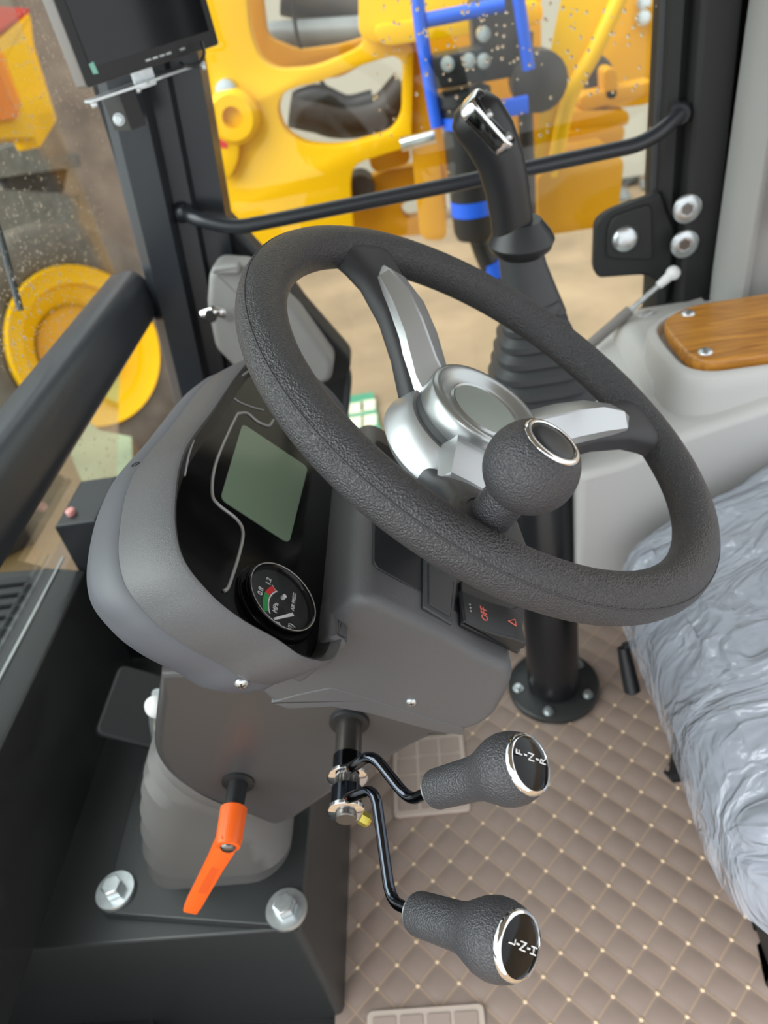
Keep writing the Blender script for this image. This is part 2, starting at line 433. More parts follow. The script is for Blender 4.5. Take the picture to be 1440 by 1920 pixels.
# right-hand side: glass, seal, pillars
def wall_poly(px, Y): return [AY(x, y, Y) for x, y in px]
def _wp(x, y): q = AY(x, y, YW); return (q.x, q.z)
win = [(-.315, 1.45), _wp(385, 330), _wp(396, 382), _wp(550, 548), _wp(655, 690), _wp(640, 850), _wp(900, 870), _wp(1000, 762), _wp(1110, 672), _wp(1243, 578), _wp(1228, 520), _wp(1226, 350), (.325, 1.45)]
def side_frame():
    # black frame of the side window, with the opening cut out of it
    o2 = [(-.44, 1.5), (-.47, .86), (-.47, .80), (-.47, .66), (-.47, .30), (-.47, -.05), (-.1, -.05), (.1, -.05), (.3, -.05), (.75, -.05), (.75, .50), (.75, .80), (.75, 1.5)]
    vs = []; fs = []
    n = len(win)
    for Yk in (YW, YW+.05):
        vs += [(x, Yk, z) for x, z in win] + [(x, Yk, z) for x, z in o2]
    for k in range(2):
        b = k*2*n
        for i in range(n-1): fs.append((b+i, b+i+1, b+n+i+1, b+n+i))
    for i in range(n-1): fs.append((i, i+1, 2*n+i+1, 2*n+i)); fs.append((n+i, n+i+1, 3*n+i+1, 3*n+i))
    return vs, fs
g = G(); 
vs, fs = side_frame(); g.add(vs, fs)
M['frameblack'] = mat('black window frame', srgb(27, 28, 31), .42)
wr = g.build('wall_right', 'frameblack', None, 30); tag(wr, 'black steel side wall around the right window', None, None, 'structure')
g = G(); g.add(*g_tube(bend_path([(x, YW-.002, z) for x, z in win], .03, 5), .007, 8)); g.build('window_seal', 'rubber_dark', wr)
g = G(); g.add(*g_slab([(x, z) for x, z in win], (0, YW+.02, 0), EX, EZ, EY, 0, .005)); w1 = g.build('window_1', 'glass', None, 0)
tag(w1, 'clear right side window of the cab looking at the yellow machine', None, None, 'structure')

# front right pillar: a folded section of three faces, leaning slightly
def pillar(name, px_bot, px_top, label):
    pass
A0 = V((-.447, .66, .0)); 
def apil(z): return V((-.475+.115*(z-.695), .655, z))      # front inner edge line of the pillar
prof = [(0, .045), (0, 0), (.018, -.016), (.062, -.016), (.066, 0), (.066, .012), (.092, .014), (.096, .03), (.136, .032), (.136, .08), (-.03, .08)]
rings = []
for z in (-.05, .3, .69, 1.05, 1.5):
    c = apil(z); rings.append([c+V((a, b, 0)) for a, b in prof])
g = G(); g.add(*g_loft(rings)); t2 = g.build('trim_2', 'satin_black', None, 30); tag(t2, 'satin black front right corner pillar', None, None, 'structure')

# windscreen cross bar (runs across the front of the cab)
pt = lambda x, y: AX(x, y, -.50)
bar = [(-.035, -.030), (.022, -.045), (.034, -.020), (.030, .022), (.012, .040), (-.03, .036)]
bar = round_poly(bar, .012, 4)
rings = [[V((-.505+a, y, .705+b)) for a, b in bar] for y in (-.7, .2, .67)]
g = G(); g.add(*g_loft(rings)); xb = g.build('trim_3', 'barblack', None, 40); tag(xb, 'satin black windscreen cross bar running to the corner pillar', None, None, 'structure')
# windscreen and the lower front glass
g = G(); g.add(*g_slab([(-.72, .735), (.70, .735), (.70, 1.5), (-.72, 1.5)], (-.535, 0, 0), EY, EZ, EX, 0, .005)); w2 = g.build('window_2', 'glass', None, 0)
tag(w2, 'rain speckled windscreen left of the corner pillar', None, None, 'structure')
lowa, lowb = V((-.53, 0, .68)), V((-.70, 0, .28)); ld = (lowb-lowa).normalized(); ln_ = EY.cross(ld).normalized()
g = G(); g.add(*g_slab([(-.7, 0), (.66, 0), (.66, .44), (-.7, .44)], lowa, EY, ld, ln_, 0, .005)); w3 = g.build('window_3', 'glass', None, 0)
tag(w3, 'sloping lower front glass below the cross bar', None, None, 'structure')
# dark front panel below the lower glass
g = G(); g.add(*g_box((-.76, 0, .1), (.02, .72, .2))); tag(g.build('wall_front', 'blackmatte', None, 0), 'matte black panel below the lower front glass', None, None, 'structure')

# rear right pillar and the grey trim panel
rings = []
rp = [(.318, YW-.004), (.326, YW-.022), (.338, YW-.028), (.350, YW-.022), (.352, YW-.05), (.358, YW-.056), (.400, YW-.056), (.405, YW-.03), (.412, YW-.03), (.416, YW-.06), (.52, YW-.06), (.52, YW+.03), (.318, YW+.03)]
for z in (-.05, .5, 1.5): rings.append([V((a, b, z)) for a, b in rp])
g = G(); g.add(*g_loft(rings)); t4 = g.build('trim_4', 'blackmatte', None, 30); tag(t4, 'black rear door pillar beside the side window', None, None, 'structure')
gp = [(.392, .60), (.40, .575), (.414, .565), (.426, .572), (.432, .586), (.60, .56), (.60, .60), (.392, .63)]
rings = [[V((a+dx, b, z)) for a, b in gp] for z, dx in ((.28, -.002), (.6, 0), (.95, .012), (1.5, .02))]
g = G(); g.add(*g_loft(rings)); t5 = g.build('trim_5', 'grey_trim', None, 40); tag(t5, 'grey moulded trim panel covering the rear pillar', None, None, 'structure')
ins = [AY(1412, y, .568) for y in (0,)]
g = G(); g.add(*g_slab(round_poly([(.452, .68), (.56, .68), (.56, 1.4), (.468, 1.4)], .012, 4), (0, .563, 0), EX, EZ, -EY, 0, .011, .004)); g.build('raised_panel', 'grey_trim', t5)

# cab roof and rear wall, above and behind the picture
g = G(); g.add(*g_box((.1, 0, 1.52), (.75, .78, .02))); tag(g.build('ceiling', 'grey_trim', None, 0), 'grey cab roof lining overhead', None, None, 'structure')

# ================================================================== STEERING WHEEL
wn_ = V((.6, -.081, .796)).normalized()
s3 = (AP(908, 985, WC, wn_)-WC); s3 = (s3-wn_*s3.dot(wn_)).normalized()
WX, WZ = s3, wn_; WY = WZ.cross(WX)
WM = Matrix((WX, WY, WZ)).transposed().to_4x4(); WM.translation = WC
def wang(x, y): p = AP(x, y, WC, wn_)-WC; return math.atan2(p.dot(WY), p.dot(WX))
A1, A2, A3 = wang(652, 450), wang(1232, 808), 0.0
wheel = thing('steering_wheel', 'black leather-grained steering wheel with three silver spokes and a spinner knob', 'steering wheel', WC)
RT, RR = .0167, .1833
pts = [V((RR*math.cos(a), RR*math.sin(a), 0)) for a in [2*math.pi*k/128 for k in range(128)]]
g = G(); g.add(*g_tube(pts, RT, 28, True)); rim = g.build('rim', 'rim', wheel, 60, WM)
# moulding seam line round the outside of the rim
g = G(); g.add(*g_tube([V(((RR+RT*.86)*math.cos(a), (RR+RT*.86)*math.sin(a), RT*.50)) for a in [2*math.pi*k/128 for k in range(128)]], .0006, 6, True)); g.build('seam', 'spoke', rim, 60, WM)
def sect(r, a, zc, w, h, k=14, sq=3.2):
    """super-elliptic spoke section at radius r"""
    e = V((math.cos(a), math.sin(a), 0)); t = V((-math.sin(a), math.cos(a), 0)); out = []
    for i in range(k*2):
        b = 2*math.pi*i/(k*2); c, s_ = math.cos(b), math.sin(b)
        out.append(e*r+t*(w*math.copysign(abs(c)**(2/sq), c))+V((0, 0, zc+h*math.copysign(abs(s_)**(2/sq), s_))))
    return out
for a in (A1, A2, A3):
    lo_ = .016 if a == A3 else 0
    g = G(); g.add(*g_loft([sect(.184, a, -.001, .040, .010), sect(.174, a, -.001, .033, .0125), sect(.160, a, -.002, .0265, .0125), sect(.142, a, -.004, .0225, .012), sect(.11, a, -.012-lo_*.5, .0225, .012), sect(.08, a, -.026-lo_, .024, .012), sect(.05, a, -.044-lo_, .026, .014), sect(.03, a, -.05-lo_, .026, .014)]))
    g.build('spoke', 'spoke', wheel, 50, WM)
def roof_sect(r, a, zb, w, h, off=0, rw=.004):
    e = V((math.cos(a), math.sin(a), 0)); t = V((-math.sin(a), math.cos(a), 0))
    q = [(-w, 0), (w, 0), (w*.92, h*.35), (off+rw, h), (off, h+.0006), (off-rw, h), (-w*.92, h*.35)]
    return [e*r+t*x+V((0, 0, zb+z)) for x, z in q]
for a, ro, rf in ((A1, .150, .008), (A2, .150, -.002)):
    g = G(); g.add(*g_loft([roof_sect(ro, a, .006, .004, .0015, 0, .001), roof_sect(ro-.014, a, .004, .0165, .009, rf*.8, .002), roof_sect(.11, a, -.003, .0205, .016, rf, .002), roof_sect(.085, a, -.014, .0215, .019, rf, .002), roof_sect(.055, a, -.034, .0225, .025, rf, .002), roof_sect(.035, a, -.04, .0225, .025, rf, .002)]))
    g.build('spoke_cover', 'silver', wheel, 20, WM)
g = G(); g.add(*g_loft([roof_sect(.086, 0, -.036, .014, .004, 0, .010), roof_sect(.082, 0, -.034, .020, .010, 0, .015), roof_sect(.055, 0, -.034, .0225, .017, 0, .017), roof_sect(.03, 0, -.035, .0225, .017, 0, .017)])); g.build('spoke_cover', 'silver', wheel, 20, WM)
# hub: flared silver body, dark groove, raised cap ring and horn button
g = G(); g.add(*g_lathe([(.03, -.085), (.056, -.066), (.0625, -.058), (.062, -.053), (.0545, -.036), (.0515, -.0325), (.05, -.0325)], (0, 0, 0), EZ, 64)); hub = g.build('hub', 'silver', wheel, 40, WM)
g = G(); g.add(*g_lathe([(.048, -.045), (.048, -.026), (.04, -.026)], (0, 0, 0), EZ, 64)); g.build('hub_groove', 'rubber_dark', hub, 40, WM)
g = G(); g.add(*g_lathe([(.043, -.03), (.0475, -.027), (.0485, -.024), (.0475, -.010), (.046, -.0075), (.043, -.007), (.0385, -.0085), (.0355, -.0115), (.030, -.0125), (.0285, -.011), (.027, -.0125), (.02, -.0125)], (0, 0, 0), EZ, 64)); cap = g.build('hub_cap', 'silver2', wheel, 50, WM)
g = G(); g.add(*g_lathe([(.0268, -.014), (.0268, -.0118), (.022, -.0112), (0, -.0106)], (0, 0, 0), EZ, 48)); g.build('horn_button', 'horn', cap, 50, WM)
g = G(); g.add(*g_lathe([(.036, -.19), (.036, -.08), (.05, -.07)], (0, 0, 0), EZ, 40)); g.build('column_neck', 'black', wheel, 40, WM)
# spinner knob on the near spoke
kb = AP(908, 981, WC+wn_*.004, wn_); kl = WM.inverted() @ kb; kx, ky = kl.x, kl.y
def kp(z): return V((kx, ky, z))
g = G(); g.add(*g_lathe([(.0195, -.012), (.0195, .006), (.0175, .009), (.0155, .009), (.0145, .004)], kp(0), EZ, 40)); g.build('knob_socket', 'spoke', wheel, 40, WM)
g = G(); g.add(*g_lathe([(.0128, .0), (.0128, .028), (.0145, .036)], kp(0), EZ, 36)); stem = g.build('spinner_knob', 'knobgrain', wheel, 40, WM)
kc, kr = .0505, .0262
prof = [(kr*math.cos(t), kc+kr*math.sin(t)) for t in [math.radians(-62+k*(62+46)/20) for k in range(21)]]
prof += [(.0172, kc+kr*.73), (.0165, kc+kr*.715)]
g = G(); g.add(*g_lathe(prof, kp(0), EZ, 48)); g.build('knob_ball', 'knobgrain', stem, 50, WM)
g = G(); g.add(*g_lathe([(.0172, kc+kr*.70), (.0172, kc+kr*.735), (.0163, kc+kr*.775), (.0145, kc+kr*.79), (.0137, kc+kr*.77), (.0137, kc+kr*.74)], kp(0), EZ, 48)); g.build('chrome_ring', 'chrome', stem, 50, WM)
g = G(); g.add(*g_lathe([(.0137, kc+kr*.74), (.0128, kc+kr*.77), (.008, kc+kr*.80), (0, kc+kr*.815)], kp(0), EZ, 40)); g.build('knob_cap', 'dash_dark', stem, 60, WM)

# ================================================================== INSTRUMENT CONSOLE
DP = AT(413, 934, .546); DN = V((.783, 0, .622)); DD = V((.622, 0, -.783))
def D(Y, d, off=0): q = DP + DD*d + DN*off; return V((q.x, Y, q.z))
def DPX(x, y, off=0):
    q = AP(x, y, DP+DN*off, DN); return q.y, (q-DP).dot(DD)
console = thing('instrument_console', 'dark grey dashboard binnacle behind the steering wheel with display and pressure gauge', 'dashboard', D(0, .1, -.05))
near = [((400, 770), .006), ((345, 850), .012), ((328, 950), .018), ((340, 1040), .02), ((390, 1110), .02), ((450, 1160), .02), ((520, 1200), .02), ((570, 1232), .018)]
op = [(0.175, 0.03, .02), (.168, 0.0, .015), (.13, -.016, .008)]
op += [(*DPX(*p, o), o) for p, o in near]
op += [(-.158, .099, .016), (-.125, .108, .014), (-.06, .110, .012), (.06, .110, .012), (.125, .108, .014), (.160, .098, .016), (.174, .072, .02)]
NR = 12
openr = smooth_path([V(p) for p in op], NR, True)
def ringof(pts, grow, off_add=None, off=None, tilt=0):
    """offset the outline outwards in the dash plane; off_add shifts along the dash normal"""
    p2 = [(p.x, p.y) for p in pts]; q = inset(p2, -grow); out = []
    for (a, b), p in zip(q, pts): out.append(D(a, b+.36*min(0, (off_add or 0)), (p.z+off_add) if off is None else off))
    return out
# hood: front shell from the opening edge to the seam
hood = G(); hood.add(*g_loft([ringof(openr, -.003, -.004), ringof(openr, -.0015, -.0005), ringof(openr, .0008, .001), ringof(openr, .0026, -.001), ringof(openr, .0036, -.020), ringof(openr, .0036, -.037), ringof(openr, .0030, -.039)], False, False))
hd = hood.build('hood', 'dash', console, 60)
r2 = G(); r2.add(*g_loft([ringof(openr, .0015, -.038), ringof(openr, .0030, -.0398), ringof(openr, .0042, -.049), ringof(openr, .0025, -.060), ringof(openr, -.005, -.073), ringof(openr, -.022, -.085), ringof(openr, -.06, -.093)], True, True))
rs_ = r2.build('rear_shell', 'dash_rear', console, 60)
# inner wall of the hood and the glossy panel
iw = G(); iw.add(*g_loft([ringof(openr, -.003, -.004), ringof(openr, -.009, 0, 0.001), ], False, False)); lin = iw.build('hood_lining', 'black', hd, 60)
pn = G(); pn.add(*g_loft([ringof(openr, -.008, 0, -.004), ringof(openr, -.009, 0, 0.0)], True, True)); panel = pn.build('dash_panel', 'gloss_black', console, 30)
# display
lp = round_poly([(-.054, .0), (.054, 0), (.058, .07), (-.054, .063)], .006, 5)
lc = G(); lc.add(*g_slab(lp, D(0, 0, 0)-V((0, 0, 0)), EY, DD, DN, -.001, .0008)); lc.build('display', 'lcd', panel, 30)
def dline(px, r, name, m='trimline', par=None):
    p = []
    for x, y in px:
        q = hit([lin, panel], x, y); p.append(q[0]+q[1]*.0003 if q else D(*DPX(x, y, .0004), .0004))
    g = G(); g.add(*g_tube(smooth_path(p, 8), r, 8)); return g.build(name, m, par or panel, 60)
dline([(512, 788), (507, 796), (501, 798.7), (482.7, 791), (466, 777), (457, 774.5), (448, 776), (442.6, 780.5), (417, 835), (400.6, 882.6), (397.5, 926), (408, 946), (442.6, 973.8), (455, 999), (448, 1039.4), (431.6, 1090.5), (425, 1105), (418, 1109)], .0013, 'trim_line')
dline([(478, 690), (465, 696), (435, 720), (405, 755), (375, 800), (355, 845), (345, 893)], .0011, 'trim_line')
dline([(424, 733), (445, 752), (470, 763), (494, 769.5)], .0007, 'trim_line')
# pressure gauge
GY, GD = DPX(532, 1118, .009); GR = .0290
gc = D(GY, GD, 0)
gg = G(); gg.add(*g_lathe([(GR*1.12, -.002), (GR*1.12, .002), (GR*1.08, .0035), (GR, .0035), (GR, .006), (GR*.985, .0085), (GR*.95, .0095), (GR*.905, .0088), (GR*.87, .006), (GR*.86, .0045)], gc, DN, 64)); gauge = gg.build('pressure_gauge', 'gloss_black', console, 50)
gg = G(); gg.add(*g_lathe([(GR*.88, .0), (GR*.88, .0046), (0, .0046)], gc, DN, 64)); gg.build('gauge_face', 'blackmatte', gauge, 30)
gg = G(); gg.add(*g_tube([gc+DN*.0093+(EY*math.cos(a)-DD*math.sin(a))*GR*.945 for a in [2*math.pi*k/64 for k in range(64)]], .0004, 6, True)); gg.build('gauge_ring', 'trimline', gauge, 60)
def gp_(r, a, h): return gc+DN*h+(EY*math.cos(a)-DD*math.sin(a))*r        # a measured from the driver's right, upwards
def garc(a0, a1, r0, r1, name, m, h=.0049):
    k = 12; vs = []; fs = []
    for i in range(k+1):
        a = a0+(a1-a0)*i/k; vs += [gp_(r0, a, h), gp_(r1, a, h), gp_(r0, a, h+.0002), gp_(r1, a, h+.0002)]
    for i in range(k):
        b = i*4; fs += [(b+2, b+3, b+7, b+6), (b, b+2, b+6, b+4), (b+1, b+5, b+7, b+3)]
    mesh(name, vs, fs, m, gauge, 0)
def gang(x, y):
    Y_, d_ = DPX(x, y, .005); return math.atan2(-(d_-GD), Y_-GY), math.hypot(Y_-GY, d_-GD)
PV = DPX(548, 1154, .005)                      # pivot of the needle
def pv_(r, a, h): return D(PV[0]+r*math.cos(a), PV[1]-r*math.sin(a), h)
def garc(px0, px1, r0, r1, name, m, h=.0049):
    def an(px): y_, d_ = DPX(*px, .005); return math.atan2(-(d_-PV[1]), y_-PV[0]) % (2*math.pi)
    a0, a1 = an(px0), an(px1); k = 12; vs = []; fs = []
    for i in range(k+1):
        a = a0+(a1-a0)*i/k; vs += [pv_(r0, a, h), pv_(r1, a, h), pv_(r0, a, h+.0002), pv_(r1, a, h+.0002)]
    for i in range(k):
        b = i*4; fs += [(b+2, b+3, b+7, b+6), (b, b+2, b+6, b+4), (b+1, b+5, b+7, b+3)]
    mesh(name, vs, fs, m, gauge, 0)
def prad(px): y_, d_ = DPX(*px, .005); return math.hypot(y_-PV[0], d_-PV[1])
ri, ro_ = prad((502.5, 1124)), prad((493, 1121))
garc((498, 1146), (500, 1112), ri, ro_, 'green_arc', 'green'); garc((500, 1112), (513, 1101), ri, ro_, 'red_arc', 'red')
garc((500, 1150), (516, 1103), ri-.0012, ri-.0002, 'scale_line', 'white'); garc((512, 1101), (514.5, 1102.5), ri-.001, ro_+.0008, 'scale_end', 'white')
a_n, _ = gang(512, 1163)
for nm, p0, p1, w0 in (('needle', gang(547, 1154), gang(511, 1163), .0013),):
    A_, B_ = gp_(p0[1], p0[0], .0062), gp_(p1[1], p1[0], .0062); t = (B_-A_).normalized(); s_ = DN.cross(t)
    vs = [A_-s_*w0, A_+s_*w0, B_+s_*w0*.6, B_-s_*w0*.6]; vs += [v+DN*.0006 for v in vs]
    mesh(nm, vs, [(0, 1, 2, 3), (4, 5, 6, 7), (0, 1, 5, 4), (1, 2, 6, 5), (2, 3, 7, 6), (3, 0, 4, 7)], 'white', gauge, 0)
gg = G(); gg.add(*g_lathe([(.0016, .004), (.0016, .0075), (0, .008)], D(*DPX(530, 1121, .005), 0), DN, 16)); gg.build('centre_pin', 'white', gauge)
for s_, sz, px in (('1.2', .0058, (504, 1090)), ('0.8', .0058, (489, 1108)), ('MPa', .0055, (517, 1139)), ('AIR PRESS', .0040, (551, 1128)), ('0', .005, (522, 1169)), ('(!)', .0065, (546, 1175))):
    Y_, d_ = DPX(*px, .005); text('gauge_print', s_, sz, D(Y_, d_, .0049), EY, -DD, 'white', gauge)
gg = G(); gg.add(*g_lathe([(GR*.9, .0078), (GR*.9, .0083), (0, .0083)], gc, DN, 48)); gg.build('gauge_glass', 'coverglass', gauge, 30)

# column shroud under the wheel: raised block with the switch panel on top
YS = -.12
def xz(px): q = AY(px[0], px[1], YS); return (q.x, q.z)
B_ = xz((676, 1110)); C1 = xz((952, 1261)); D1 = xz((976, 1200)); 
side = [D(0, .099, -.03), D(0, .099, 0)]
poly = [(side[0].x, side[0].z), (side[1].x, side[1].z), B_, xz((754, 1150)), xz((838, 1192)), xz((907, 1233)), xz((966, 1258)), xz((957, 1295)), xz((925, 1351)), xz((880, 1374)), xz((803, 1374)), xz((699, 1345)), xz((622, 1322)), xz((520, 1335)), (-.225, .70)]
poly = round_poly(poly, [0, .001, .022, 0, 0, 0, .03, .03, .03, .03, 0, 0, 0, .022, .0], 6)
g = G(); g.add(*g_slab(poly, (0, 0, 0), EX, EZ, EY, YS, -YS, .008, 5)); sh = g.build('column_shroud', 'dash', console, 40)
g = G(); g.add(*g_slab(rect(.022, .008, .004), D(-.116, .1065, -.01), EY, DD, DN, -.03, .026, .005)); g.build('recess_wall', 'dash', console, 40)
# top face of the shroud
T0, T1 = AY(754, 1150, YS), AY(907, 1233, YS)
TD = (T1-T0).normalized(); TN = TD.cross(EY)*-1
if TN.z < 0: TN = -TN
def TP(x, y, h=0):
    q = AP(x, y, T0+TN*h, TN); return q.y, (q-T0).dot(TD)
def T(Y, d, h=0): q = T0+TD*d+TN*h; return V((q.x, Y, q.z))
# dark inlay of the switch field
a, b = TP(686, 1080), TP(960, 1235)
g = G(); g.add(*g_slab(rect(.088, (b[1]-a[1])/2-.006, .008), T(0, (a[1]+b[1])/2, 0), EY, TD, TN, -.002, .0012, .0005)); inlay = g.build('switch_field', 'dash_dark', console, 30)
def quad_on(px, h0, h1, name, m, par, r=.002, bev=.0008):
    q = [TP(x, y) for x, y in px]
    g = G(); g.add(*g_slab(round_poly([(y, d) for y, d in q], r, 4), T(0, 0), EY, TD, TN, h0, h1, bev)); return g.build(name, m, par, 35)
M['blank'] = mat('blank cover', srgb(62, 65, 66), .35)
quad_on([(789, 1143), (843, 1176), (852, 1090), (790, 1046)], .001, .0035, 'blank_cover', 'blank', console)
quad_on([(797, 1138), (838, 1163), (845, 1095), (797, 1060)], .0035, .0042, 'blank_inset', 'blank', inlay)
fr = quad_on([(858, 1176), (968, 1229), (978, 1140), (858, 1093)], .001, .0045, 'switch_bezel', 'black', console)
p0, p1, p2_, p3 = [TP(x, y, .005) for x, y in ((868, 1172), (966, 1215), (972, 1150), (866, 1112))]
dlen = p1[1]-p0[1]; ya, yb = -.118, -.118+.040
ya = p0[0]+.002; yb = p3[0]
rk = [(p0[1], .004), (p0[1], .0075), (p0[1]+dlen*.45, .0105), (p0[1]+dlen*.8, .0165), (p0[1]+dlen*1.0, .0170), (p1[1]+dlen*.04, .012), (p1[1]-dlen*.05, .004)]
rk = round_poly(rk, [0, .002, .02, .004, .004, .002, 0], 4)
g = G(); g.add(*g_slab(rk, (T0.x, 0, T0.z), TD, TN, EY, ya, yb, .0018, 3)); rock = g.build('rocker_switch', 'black', console, 35)
ym = (ya+yb)/2; tilt = V((0, 0, 0))
s1 = (V((p0[1]+dlen*.45, .0105))-V((p0[1], .0075))).normalized(); s2 = (V((p0[1]+dlen*.8, .0165))-V((p0[1]+dlen*.45, .0105))).normalized()
def RK(f, lift=.0003):
    seg = [(0, .0075), (.45, .0105), (.8, .0165), (.97, .0165)]
    for (f0, h0), (f1, h1) in zip(seg, seg[1:]):
        if f <= f1: return T(ym, p0[1]+dlen*f, h0+(h1-h0)*(f-f0)/(f1-f0)+lift)
u1 = TD*s1.x+TN*s1.y; u2 = TD*s2.x+TN*s2.y
text('legend', 'OFF', .0085, RK(.36), EY, -u1, 'redtext', rock)
tri = G(); c_ = RK(.80, .0004); tri.add(*g_tube([c_+EY*.004*math.cos(a)-u2*.004*math.sin(a) for a in (math.pi/2, math.pi*7/6, math.pi*11/6)], .0004, 6, True)); tri.build('warning_triangle', 'redtext', rock, 0)
for k in (-1, 0, 1):
    g = G(); g.add(*g_lathe([(.0007, -.0002), (.0007, .0004), (0, .0006)], RK(.12)+EY*.0035*k, TN, 10)); g.build('light_dot', 'trimline', rock)
# lower half of the shroud, below the seam
YU = YS-.0006
def xu(px): q = AY(px[0], px[1], YU); return (q.x, q.z)
lo = [xu((560, 1302)), xu((622, 1289)), xu((699, 1312)), xu((803, 1346)), xu((872, 1366)), xu((868, 1380)), xu((815, 1372)), xu((740, 1352)), xu((690, 1338)), xu((620, 1326)), xu((540, 1330)), xu((505, 1318))]
g = G(); g.add(*g_slab(round_poly(lo, .003, 3), (0, 0, 0), EX, EZ, EY, YU, -YU, .0012, 3)); g.build('shroud_underside', 'dash', console, 40)
# screws, set on the surfaces they sit in
q = hit([sh, hd], 771, 1316); screw('screw', q[0], q[1], .0042, console)
q = hit([hd, rs_, sh], 453, 1281); screw('screw', q[0], q[1], .0046, console)
q = hit([hd, rs_], 254, 871); g = G(); g.add(*g_lathe([(.0034, -.001), (.0034, .0005), (.0024, .0005), (.0022, -.0008), (0, -.0008)], q[0], q[1], 18)); g.build('screw_hole', 'black', console)

# ================================================================== FRONT PLATFORM AND STEERING COLUMN
ZP = .245
pf = [(-.269, .50), (-.269, -.116), (-.95, -.116), (-.95, .50)]
g = G(); g.add(*g_slab(round_poly(pf, [0, .012, 0, 0], 4), (0, 0, 0), EX, EY, EZ, -.02, ZP, .003, 3))
plat = g.build('floor_platform', 'blackpaint', None, 35); tag(plat, 'black painted steel platform under the steering column', 'platform')

q = [AZ(x, y, .03) for x, y in ((-200, 1560), (0, 1735), (157, 1860), (285, 1898), (295, 2050), (-200, 2050))]
g = G(); g.add(*g_slab(round_poly([(p.x, p.y) for p in q], .006, 3), (0, 0, .03), EX, EY, EZ, -.05, 0, .003))
tag(g.build('trim_6', 'blackpaint', None, 35), 'black door sill plate at the lower left corner', None, None, 'structure')
col = thing('steering_column', 'black steering column with grey rubber boot bolted to the platform', 'column', (-.36, 0, ZP))
pp = [AZ(190, 1712, ZP+.012), AZ(562, 1738, ZP+.012), AZ(586, 1485, ZP+.012), AZ(292, 1330, ZP+.012)]
g = G(); g.add(*g_slab(round_poly([(p.x, p.y) for p in pp], .006, 3), (0, 0, 0), EX, EY, EZ, ZP, ZP+.012, .0015)); g.build('base_plate', 'blackpaint', col, 35)
for px in ((218, 1672), (538, 1707)):
    bolt('flange_bolt', AZ(*px, ZP+.013), EZ, .0235, col, hexr=.0115, h=.013, wash=.005)
# rubber boot
def rrect(cx, cy, a, b, r, n=9):
    out = []
    for k, (sx, sy) in enumerate(((1, 1), (-1, 1), (-1, -1), (1, -1))):
        for i in range(n):
            t = math.pi/2*(k+i/(n-1)); out.append((cx+sx*(a-r)+r*math.cos(t), cy+sy*(b-r)+r*math.sin(t)))
    return out
rings = []; K = 15
for i in range(K+1):
    t = i/K; x0 = -.463+(.105)*t; x1 = -.285+.03*t; hy = .067+.013*t
    wob = .0022*math.cos(math.pi*i) if 0 < i < K else 0
    ring = []
    for x, y in rrect((x0+x1)/2, 0, (x1-x0)/2+wob, hy+wob, .045):
        zt = .500-(x+.36)*1.15
        ring.append(V((x, y, (ZP+.012)*(1-t)+zt*t)))
    rings.append(ring)
g = G(); g.add(*g_loft(rings)); g.build('rubber_boot', 'rubber', col, 50)
# lower column cover
YC = -.086
def cz(px): q = AY(px[0], px[1], YC); return (q.x, q.z)
cp = [cz(p) for p in ((300, 1262), (289, 1345), (284, 1420), (335, 1478), (525, 1558), (640, 1480), (780, 1398), (850, 1370), (700, 1300), (520, 1255))]
g = G(); g.add(*g_slab(round_poly(cp, [0, .04, .05, .05, .02, .02, .02, 0, 0, 0], 6), (0, 0, 0), EX, EZ, EY, YC, -YC, .009, 6))
M['cover'] = mat('column cover black', srgb(66, 64, 64), .3)
cov = g.build('column_cover', 'cover', col, 40)
# orange clamping lever
ol = thing('clamp_lever', 'orange clamping lever on the side of the steering column', 'lever', AY(447, 1468, YC))
o0 = AY(447, 1466, YC)
g = G(); g.add(*g_lathe([(.0155, -.002), (.0155, .002), (.0095, .003), (.0085, .03)], o0, -EY, 28)); g.build('pin', 'black', ol)
o1 = o0-EY*.026; hx = V((-.02, -1, -.10)).normalized()
g = G(); g.add(*g_lathe([(.010, 0), (.0122, .0015), (.0118, .030), (.0105, .036), (.004, .0365)], o1, hx, 28)); g.build('hub', 'orange', ol, 40)
o2 = o1+hx*.027
e2 = AY(358, 1704, o2.y-.012); dr = (e2-o2).normalized(); u_, w_, n_ = frame(dr, -EY)
rings = []
for t, a, b in ((-.06, .0085, .0085), (.1, .0095, .008), (.35, .0085, .0062), (.9, .0078, .0052), (1, .0070, .0045)):
    c = o2+(e2-o2)*t; rings.append([c+w_*p+u_*q for p, q in round_poly([(-a, -b), (a, -b), (a, b), (-a, b)], .002, 2)])
g = G(); g.add(*g_loft(rings)); hnd = g.build('handle', 'orange', ol, 40)
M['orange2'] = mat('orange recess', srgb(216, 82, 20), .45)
g = G(); c0, c1 = o2+(e2-o2)*.3, o2+(e2-o2)*.68
g.add(*g_slab([(-.0035, 0), (.0035, 0), (.0035, (c1-c0).length), (-.0035, (c1-c0).length)], c0+u_*.0052, w_, dr, u_, -.002, .0012)); g.build('recess', 'orange2', hnd, 30)
g = G(); g.add(*g_lathe([(.0068, 0), (.0068, .0012), (.0060, .0024), (.0045, .0034), (0, .0038)], o1+hx*.036, hx, 24)); g.build('screw', 'steel', ol, 50)

